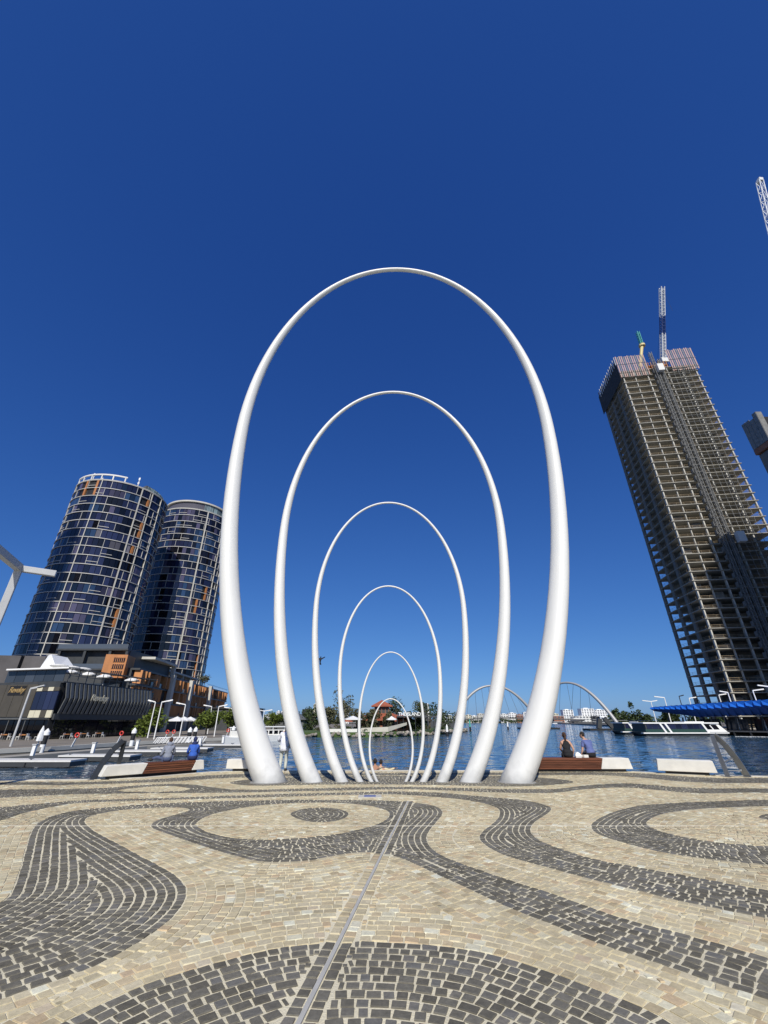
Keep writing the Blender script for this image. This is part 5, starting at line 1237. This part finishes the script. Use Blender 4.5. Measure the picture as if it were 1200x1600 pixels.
grab_rail('dark steel grab rail cut by the left edge of the view', -13.2, 16.2, R(160), M['dark_steel'], .8)

# ---------------------------------------------------------------- white pergola frame at the upper left
pg = thing('pergola', (-14.43, 15.7, 0), 'white steel pergola frame entering at the left edge', 'pergola')
ZP = 7.15
mb = MB(); mb.box((0, 0, ZP / 2), (.24, .24, ZP), R(35)); mb.build('post', M['pergola_shaded'], pg, bevel=.02)
mb = MB(); mb.box((2.6, -8.6, ZP / 2 + .25), (.26, .26, ZP + .5), R(15)); mb.build('post', M['pergola_shaded'], pg, bevel=.02)
mb = MB(); mb.bar((0, 0, ZP + .02), (2.6, -8.6, ZP + .5), .24, .28); mb.build('beam', M['pergola_shaded'], pg, bevel=.02)
mb = MB(); mb.bar((-.02, .0, ZP), (1.05, .6, ZP - .03), .2, .24); mb.build('beam', M['pergola_shaded'], pg, bevel=.02)
mb = MB(); mb.bar((2.6, -8.6, ZP + .5), (-6, -10, ZP + .5), .24, .28); mb.build('beam', M['pergola_shaded'], pg)

# ---------------------------------------------------------------- marina at the left
def pontoon(label, px0, px1, py, wd=1.9):
    a = gr(px0, py, -1.05); b_ = gr(px1, py, -1.05)
    t_ = thing('pontoon', (a[0], a[1], WATER), label, 'jetty', 'floating jetties in the marina', math.atan2(b_[1] - a[1], b_[0] - a[0]))
    L_ = math.dist(a, b_)
    mb = MB(); mb.bb(0, L_, 0, wd, .1, .42); mb.build('float', M['charcoal'], t_)
    mb = MB(); mb.bb(-.05, L_ + .05, -.06, wd + .06, .42, .54); mb.build('deck', M['off_white'], t_)
    n = int(L_ / 2.4)
    for k in range(n):
        m2 = MB(); m2.bb(k * 2.4 + .2, k * 2.4 + .26, -.09, -.061, .1, .42); m2.build('float_joint', M['black'], t_)
    for k in range(max(2, n // 2)):
        m2 = MB(); m2.tube([(k * 4.4 + .8, .2, .54), (k * 4.4 + .8, .2, .62), (k * 4.4 + 1.0, .2, .68)], .05, 5); m2.tube([(k * 4.4 + .8, .2, .62), (k * 4.4 + .6, .2, .68)], .05, 5); m2.build('cleat', M['steel'], t_)
for a in ((-60, 110, 1190, 'nearest floating jetty at the left edge'), (92, 203, 1182, 'second floating jetty from the front'), (172, 296, 1174.5, 'third floating jetty, behind the seated pair'), (236, 324, 1170, 'fourth floating jetty from the front'), (300, 378, 1164.5, 'farthest floating jetty beside the largest arch leg')): pontoon(a[3], a[0], a[1], a[2])
# spine walkway along the quay
ws = [gr(-40, 1186, -1.0), gr(90, 1176, -1.0), gr(220, 1166, -1.0), gr(340, 1159, -1.0)]
mb = MB(); ribbon(mb, ws, -1.0, 1.0, -1.4, -.98); tag(mb.build('spine_walkway', M['concrete']), 'long floating walkway linking the jetties along the quay', 'jetty')
def pile(label, px, py, ptop):
    g = gr(px, py, WATER); zt = zat(px, ptop, g[1])
    t_ = thing('mooring_pile', (g[0], g[1], WATER), label, 'pile', 'black mooring piles with white caps')
    mb = MB(); mb.tube([(0, 0, -1), (0, 0, .9)], .26, 14); mb.build('sleeve', M['white'], t_)
    mb = MB(); mb.tube([(0, 0, .9), (0, 0, zt - WATER - .7)], .28, 14); mb.build('shaft', M['black'], t_)
    mb = MB(); mb.tube([(0, 0, zt - WATER - .7), (0, 0, zt - WATER - .35), (0, 0, zt - WATER)], [.34, .31, .03], 14); mb.build('cap', M['white'], t_)
for a in ((63, 1177, 1138, 'leftmost black pile with white cap, beside a folded umbrella'), (204, 1168, 1137, 'black pile with white cap in front of the slatted restaurant'), (293, 1164, 1136, 'left of the paired black piles above the blue jacket'), (302, 1162, 1135.5, 'right of the paired black piles above the blue jacket'), (362, 1160, 1134, 'black pile with white cap just left of the largest arch leg')): pile(a[3], a[0], a[1], a[2])
g = gr(57, 1169, LZ); fu = thing('folded_umbrella', (g[0], g[1], LZ), 'folded white umbrella beside the leftmost pile', 'umbrella')
mb = MB(); mb.tube([(0, 0, 0), (0, 0, .8)], .05, 6); mb.build('pole', M['alu'], fu)
mb = MB(); mb.tube([(0, 0, .7), (0, 0, 1.0), (0, 0, 1.6), (0, 0, 2.2)], [.3, .3, .22, .04], 9, shape=lambda t_: 1 + .15 * math.cos(5 * t_)); mb.build('cover', M['white'], fu)
def life_ring(label, px, py, z=LZ):
    g = gr(px, py, z); t_ = thing('life_ring_stand', (g[0], g[1], z), label, 'life ring', 'red life rings along the marina')
    mb = MB(); mb.bar((-.1, 0, 0), (.2, 0, 1.0), .22, .06); mb.build('stand', M['white'], t_)
    mb = MB(); mb.tube([((.22) + .22 * math.cos(k * math.pi / 8), -.08, 1.2 + .22 * math.sin(k * math.pi / 8)) for k in range(17)], .075, 8); mb.build('ring', M['red'], t_)
for a in ((113, 1167, 'red life ring nearest the left edge'), (184, 1161.5, 'red life ring in front of the restaurant'), (257, 1157.5, 'left of the two red life rings above the grey hoodie'), (267, 1157.2, 'right of the two red life rings above the grey hoodie'), (353, 1153.5, 'red life ring beside the farthest jetty')): life_ring(a[2], a[0], a[1])
def pedestal(label, px, py):
    g = gr(px, py, -.98); t_ = thing('service_pedestal', (g[0], g[1], -.98), label, 'pedestal', 'white service pedestals on the jetties')
    mb = MB(); mb.bb(-.14, .14, -.12, .12, 0, .82); mb.build('body', M['white'], t_, bevel=.02)
    mb = MB(); mb.prism([(-.19, -.17), (.19, -.17), (.19, .17), (-.19, .17)], .82, .93); mb.build('cap', M['alu'], t_)
for a in ((50, 1181, 'white service pedestal left of the leftmost pile'), (144, 1177, 'white service pedestal above the dark grab rail'), (213, 1171, 'white service pedestal right of the restaurant pile'), (268, 1168, 'white service pedestal between the seated pair'), (312, 1164, 'white service pedestal right of the paired piles'), (348, 1161, 'white service pedestal near the farthest jetty')): pedestal(a[2], a[0], a[1])
ga, gb = gr(242, 1162, -.9), gr(322, 1160, -.9)
gw_ = thing('gangway', (ga[0], ga[1], -1.05), 'white gangway with raked railing posts behind the seated pair', 'gangway', None, math.atan2(gb[1] - ga[1], gb[0] - ga[0]))
gl = math.dist(ga, gb)
mb = MB(); mb.bb(0, gl, 0, 1.4, 0, .15); mb.build('deck', M['charcoal'], gw_)
for k in range(14):
    for y_ in (0, 1.4): mb = MB(); mb.bar((k * gl / 14, y_, .15), (k * gl / 14 + .4, y_, .85), .09); mb.build('railing_post', M['white'], gw_)
for y_ in (0, 1.4): mb = MB(); mb.bar((.4, y_, .85), (gl, y_, .85), .06); mb.build('handrail', M['white'], gw_)
def cruiser(label, px, py, L_, rz):
    g = gr(px, py, WATER); t_ = thing('motor_boat', (g[0], g[1], WATER), label, 'boat', 'motor boats in the marina', rz)
    V = [(-L_ / 2, -1, -.2), (L_ * .3, -.8, -.2), (L_ * .3, .8, -.2), (-L_ / 2, 1, -.2), (-L_ / 2, -1.4, .9), (L_ * .25, -1.3, 1.05), (L_ / 2, 0, 1.25), (L_ * .25, 1.3, 1.05), (-L_ / 2, 1.4, .9)]
    mb = MB(); mb.add(V, [(3, 2, 1, 0), (0, 1, 5, 4), (1, 6, 5), (1, 2, 6), (2, 7, 6), (2, 3, 8, 7), (3, 0, 4, 8), (4, 5, 6, 7, 8)]); mb.build('hull', M['white'], t_)
    mb = MB(); mb.bb(-L_ * .3, L_ * .15, -1.0, 1.0, 1.0, 1.9); cb_ = mb.build('cabin', M['off_white'], t_)
    for k in range(4):
        m2 = MB(); m2.bb(-L_ * .28 + k * L_ * .105, -L_ * .2 + k * L_ * .105, -1.03, -1.0, 1.2, 1.75); m2.build('window', M['glass_black'], cb_)
    mb = MB(); mb.bb(-L_ * .45, L_ * .18, -1.2, 1.2, 2.3, 2.42); mb.build('hardtop', M['white'], t_)
    for x_ in (-L_ * .42, -L_ * .1, L_ * .15):
        m2 = MB()
        for y_ in (-1.1, 1.1): m2.tube([(x_, y_, 1.0), (x_, y_, 2.3)], .05, 5)
        m2.build('post', M['white'], t_)
cruiser('white cabin cruiser behind the standing man', 431, 1158, 8.5, R(20)); cruiser('small white motor boat left of the largest arch leg', 372, 1163, 6.5, R(160))
# dining tables along the restaurant front
dt = MB(); dt.bb(-.5, .5, -.4, .4, .7, .76); dtm = dt.mesh('table_top', M['wood_fin']); dl = MB(); dl.tube([(0, 0, 0), (0, 0, .7)], .05, 6); dl.tube([(0, 0, 0), (0, 0, .04)], .28, 10); dlm = dl.mesh('table_leg', M['charcoal'])
ds = MB(); ds.bb(-.22, .22, -.22, .22, .42, .47); ds.bb(-.22, .22, .18, .22, .47, .9)
for sx_ in (-.2, .2):
    for sy_ in (-.2, .2): ds.bb(sx_ - .02, sx_ + .02, sy_ - .02, sy_ + .02, 0, .42)
dsm = ds.mesh('chair', M['off_white'])
for k in range(9):
    p_ = fp(1, -1 + k * 1.9, 1.6 + (k % 2) * 1.4, 0) if k < 6 else fp(2, 2 + (k - 6) * 3.5, 2.0, 0)
    t_ = thing('dining_table', (RB.x + p_[0], RB.y + p_[1], LZ), 'small dining table on the restaurant terrace by the water', 'table', 'dining tables along the restaurant front')
    inst('table_top', dtm, t_); inst('leg', dlm, t_)
    for s_ in (-1, 1):
        c_ = inst('dining_chair', dsm, None, (RB.x + p_[0] + s_ * .8, RB.y + p_[1], LZ), s_ * 1.57); tag(c_, 'pale dining chair on the restaurant terrace by the water', 'chair', 'dining chairs along the restaurant front')

# ---------------------------------------------------------------- people
def skin_mesh(nodes, edges, root):
    names = list(nodes); idx = {n: i for i, n in enumerate(names)}
    me = bpy.data.meshes.new('skin_tmp'); me.from_pydata([nodes[n][0] for n in names], [(idx[a], idx[b_]) for a, b_ in edges], [])
    o = bpy.data.objects.new('skin_tmp', me); COL.objects.link(o)
    md = o.modifiers.new('skin', 'SKIN'); md.use_smooth_shade = True
    for n in names:
        r = nodes[n][1]; sv = me.skin_vertices[0].data[idx[n]]; sv.radius = r if hasattr(r, '__len__') else (r, r); sv.use_root = (n == root)
    ss = o.modifiers.new('sub', 'SUBSURF'); ss.levels = 1; ss.render_levels = 1
    dg = bpy.context.evaluated_depsgraph_get()
    out = bpy.data.meshes.new_from_object(o.evaluated_get(dg))
    bpy.data.objects.remove(o); out.materials.clear(); return out
def link_mesh(name, me, m, parent):
    me.materials.append(m); o = bpy.data.objects.new(name, me); COL.objects.link(o); o.parent = parent; return o
def to_mb(me):
    mb = MB(); mb.add([v.co for v in me.vertices], [tuple(p.vertices) for p in me.polygons]); return mb
def person(label, loc_, rz, J, top, bottom, skin='skin', hair='hair', sleeve='short', legs='long', scale=1.0, hair_kind='short', extra=None, head_dir=(0, 1, -.1), shoes=True):
    t_ = thing('person', loc_, label, 'person', None, rz); t_.scale = (scale,) * 3
    V = {k: Vector(v) for k, v in J.items()}
    rad = dict(pelvis=.135, spine=.125, chest=.14, neck=.055, head=.05, shL=.062, shR=.062, elL=.042, elR=.042, wrL=.028, wrR=.028, haL=.03, haR=.03, hiL=.085, hiR=.085, knL=.056, knR=.056, anL=.036, anR=.036, toL=.034, toR=.034)
    E_ = [('pelvis', 'spine'), ('spine', 'chest'), ('chest', 'neck'), ('neck', 'head')]
    for s_ in 'LR':
        E_ += [('chest', 'sh' + s_), ('sh' + s_, 'el' + s_), ('el' + s_, 'wr' + s_), ('wr' + s_, 'ha' + s_), ('pelvis', 'hi' + s_), ('hi' + s_, 'kn' + s_), ('kn' + s_, 'an' + s_), ('an' + s_, 'to' + s_)]
    for s_ in 'LR': V['ha' + s_] = V['wr' + s_] + (V['wr' + s_] - V['el' + s_]).normalized() * .075
    body = to_mb(skin_mesh({k: (V[k], rad[k]) for k in rad}, E_, 'pelvis'))
    # hands: five unequal bent fingers
    for s_ in 'LR':
        d = (V['wr' + s_] - V['el' + s_]).normalized(); side = d.cross(Vector((0, 0, 1)));
        side = side.normalized() if side.length > .1 else Vector((1, 0, 0)); dn_ = d.cross(side).normalized()
        if dn_.z > 0: dn_ = -dn_
        for k, ln in enumerate((.06, .072, .078, .07)):
            b0 = V['ha' + s_] + side * (k - 1.5) * .019; b1 = b0 + d * ln * .6 + dn_ * .012; b2 = b1 + d * ln * .4 + dn_ * .03
            body.tube([b0, b1, b2], [.0095, .009, .007], 6)
        b0 = V['wr' + s_] + d * .03 + side * .025; body.tube([b0, b0 + side * .03 + d * .025, b0 + side * .035 + d * .055], [.012, .011, .008], 6)
    # head with face
    f = Vector(head_dir).normalized(); hc = V['head'] + Vector((0, 0, .075)) + f * .02; rgt = f.cross(Vector((0, 0, 1))).normalized(); up = rgt.cross(f)
    Rm = Matrix((rgt, f, up)).transposed()
    body.ell(hc, (.075, .095, .115), 16, 12, 0, Rm); body.ell(hc + f * .03 - up * .06, (.052, .062, .055), 10, 8, 0, Rm)
    body.tube([hc + f * .088 + up * .02, hc + f * .118 - up * .025, hc + f * .095 - up * .032], [.009, .015, .008], 6)
    for s_ in (-1, 1): body.ell(hc + rgt * s_ * .076 - f * .005, (.012, .022, .032), 8, 6, 0, Rm)
    body.ell(hc + f * .088 - up * .06, (.026, .012, .008), 8, 5, 0, Rm)
    bo = body.build('body', M[skin], t_, True)
    for s_ in (-1, 1):
        mb = MB(); mb.ell(hc + rgt * s_ * .032 + f * .086 + up * .012, (.012, .008, .007), 8, 6, 0, Rm); mb.build('eye', M['c_black'], t_)
    if hair_kind:
        mb = MB(); mb.ell(hc - f * .018 + up * .022, (.086, .098, .112), 16, 12, 0, Rm)
        if hair_kind == 'pony': mb.tube([hc - f * .09 + up * .07, hc - f * .15 + up * .02, hc - f * .14 - up * .14, hc - f * .11 - up * .3], [.03, .042, .034, .012], 8)
        mb.build('hair', M[hair], t_, True)
    g_ = .02
    if top:
        ns = {k: (V[k], rad[k] + g_) for k in ('pelvis', 'spine', 'chest', 'shL', 'shR')}; ns['neckb'] = (V['chest'].lerp(V['neck'], .55), .085)
        ed = [('pelvis', 'spine'), ('spine', 'chest'), ('chest', 'neckb'), ('chest', 'shL'), ('chest', 'shR')]
        for s_ in 'LR':
            if sleeve == 'long':
                ns['el' + s_] = (V['el' + s_], .062); ns['wr' + s_] = (V['wr' + s_], .045); ed += [('sh' + s_, 'el' + s_), ('el' + s_, 'wr' + s_)]
            elif sleeve == 'short':
                ns['ms' + s_] = (V['sh' + s_].lerp(V['el' + s_], .75), .068); ed += [('sh' + s_, 'ms' + s_)]
        mb = to_mb(skin_mesh(ns, ed, 'pelvis')); mb.ell(V['pelvis'].lerp(V['spine'], .35), (.185, .16, .17), 14, 9); mb.ell(V['chest'] - Vector((0, 0, .02)), (.17, .135, .15), 14, 9); mb.build('top', M[top], t_, True)
    if bottom:
        ns = {'pelvis': (V['pelvis'], .152), 'hiL': (V['hiL'], .103), 'hiR': (V['hiR'], .103)}; ed = [('pelvis', 'hiL'), ('pelvis', 'hiR')]
        for s_ in 'LR':
            if legs == 'long': ns['kn' + s_] = (V['kn' + s_], .076); ns['an' + s_] = (V['an' + s_], .058); ed += [('hi' + s_, 'kn' + s_), ('kn' + s_, 'an' + s_)]
            else: ns['kn' + s_] = (V['hi' + s_].lerp(V['kn' + s_], .85), .085); ed += [('hi' + s_, 'kn' + s_)]
        mb = to_mb(skin_mesh(ns, ed, 'pelvis')); mb.ell(V['pelvis'] - Vector((0, 0, .01)), (.19, .17, .145), 14, 9); mb.build('trousers' if legs == 'long' else 'shorts', M[bottom], t_, True)
    if shoes:
        for s_ in 'LR':
            a, b_ = V['an' + s_], V['to' + s_]; d = (b_ - a); d.z = 0; d = d.normalized() if d.length > .01 else Vector((0, 1, 0))
            Rs = Matrix((Vector((d.y, -d.x, 0)), d, Vector((0, 0, 1)))).transposed()
            mb = MB(); mb.ell(b_.lerp(a, .35) - Vector((0, 0, .005)), (.05, .135, .05), 12, 8, 0, Rs); mb.ell(a + Vector((0, 0, -.01)), (.048, .06, .06), 10, 6, 0, Rs); mb.build('shoe', M['c_shoe'], t_, True)
    if extra: extra(t_, V, hc, f, up, rgt)
    return t_
def seated(lean=.06, el=None, wr=None, leg=.42):
    J = dict(pelvis=(0, 0, .13), spine=(0, -.03 + lean * .3, .33), chest=(0, lean * .8, .5), neck=(0, lean * 1.5, .65), head=(0, lean * 2.0, .72))
    for s_, n in ((-1, 'L'), (1, 'R')):
        J['sh' + n] = (s_ * .17, lean * .9, .545); J['el' + n] = (s_ * .235, lean + .06, .29); J['wr' + n] = (s_ * .12, lean + .28, .22)
        J['hi' + n] = (s_ * .09, .07, .1); J['kn' + n] = (s_ * .1, leg, .1); J['an' + n] = (s_ * .1, leg + .03, -.36); J['to' + n] = (s_ * .11, leg + .17, -.4)
    if el: J.update(el)
    return J
def hood(m, s=1.0):
    def f_(t_, V, hc, f, up, rgt):
        Rm = Matrix((rgt, f, up)).transposed(); mb = MB(); mb.ell(V['neck'] - f * .06 + up * .0, (.13, .09, .09), 12, 8, 0, Rm); mb.build('hood', M[m], t_, True)
    return f_
bx_ = lambda px, py, Y: at(px, py, Y)
# pair on the left bench
J = seated(.08); J.update(knL=(-.4, .22, .16), anL=(-.62, .3, .1), toL=(-.72, .33, .06), elL=(-.27, .05, .26), wrL=(-.3, .2, .2))
person('seated person in grey hooded top with brown hair on the left bench', (-8.02, 17.85, .42), R(20), J, 'c_grey', 'c_jeans', hair='hair_brown', sleeve='long', scale=.86, extra=hood('c_grey'))
person('seated person in bright blue hooded jacket on the left bench', (-7.35, 18.5, .42), R(25), seated(.1, dict(elL=(-.24, .14, .3), wrL=(-.2, .3, .28))), 'c_blue', 'c_navy', sleeve='long', scale=.86, hair='c_navy', extra=hood('c_navy'))
# couple on the right bench
person('seated woman with ponytail in sleeveless black top on the right bench', (7.28, 19.05, .47), R(-8), seated(.03, dict(elR=(.26, -.03, .3), wrR=(.22, .1, .06))), 'c_black', 'c_black', sleeve='none', hair_kind='pony', scale=.96, hair='hair_brown')
person('seated man in slate blue t-shirt leaning forward on the right bench', (8.2, 19.05, .47), R(12), seated(.16, dict(elL=(-.27, .1, .26), wrL=(-.3, .18, .12))), 'c_slate', 'c_black', legs='short', scale=.98, head_dir=(-.55, .8, -.2))
bg_ = thing('takeaway_bag', (7.72, 18.98, .475), 'crumpled white takeaway bag between the seated couple', 'bag')
mb = MB(); mb.tube([(-.05, 0, 0), (-.05, 0, .06), (-.04, .01, .13), (-.02, 0, .17)], [.13, .15, .11, .05], 9, shape=lambda t_: 1 + .18 * math.sin(4 * t_)); mb.build('bag', M['white'], bg_)
mb = MB(); mb.box((.2, -.03, .05), (.2, .14, .09), .3); mb.build('box', M['bench_white'], bg_)
# man standing at the edge, head bent
J = dict(pelvis=(0, 0, .86), spine=(0, .0, 1.06), chest=(0, .05, 1.25), neck=(0, .14, 1.38), head=(0, .21, 1.42), shL=(-.17, .06, 1.3), shR=(.17, .06, 1.3), elL=(-.3, .12, 1.06), elR=(.25, .1, 1.04), wrL=(-.2, .34, 1.02), wrR=(.14, .33, 1.04),
         hiL=(-.09, 0, .8), hiR=(.09, 0, .8), knL=(-.1, .03, .44), knR=(.1, .05, .44), anL=(-.11, -.03, .07), anR=(.1, .02, .07), toL=(-.12, .1, .04), toR=(.11, .15, .04))
def shirt_tail(t_, V, hc, f, up, rgt):
    mb = MB(); mb.tube([(0, 0, .7), (0, 0, .8), (0, 0, 1.0), (0, .02, 1.15)], [.2, .19, .175, .165], 18); mb.build('shirt_tail', M['c_white'], t_, True)
    mb = MB(); mb.bar((.2, .02, 1.3), (.21, .0, .78), .04, .16); mb.build('shade_strip', M['c_grey'], t_)  # grey strip paints the arch's shadow down the shirt's right side
person('man standing at the edge in white shirt and pale trousers, head bent', (-3.98, 19.1, 0), R(3), J, 'c_white', 'c_pale', sleeve='long', head_dir=(0, .8, -.7), extra=shirt_tail)
# pair sitting low on the steps
person('bare shouldered person sitting on the steps below the edge', (xat(586.5, 1190, 20.75), 20.75, -.58), R(5), seated(.08), None, 'c_navy', skin='skin_tan', legs='short', scale=.97)
person('person in cream top on the steps with arm stretched to the right', (xat(594, 1190, 20.8), 20.8, -.58), R(-10), seated(.1, dict(elR=(.42, .02, .5), wrR=(.66, .06, .58))), 'c_cream', 'c_jeans', sleeve='long', scale=.93)
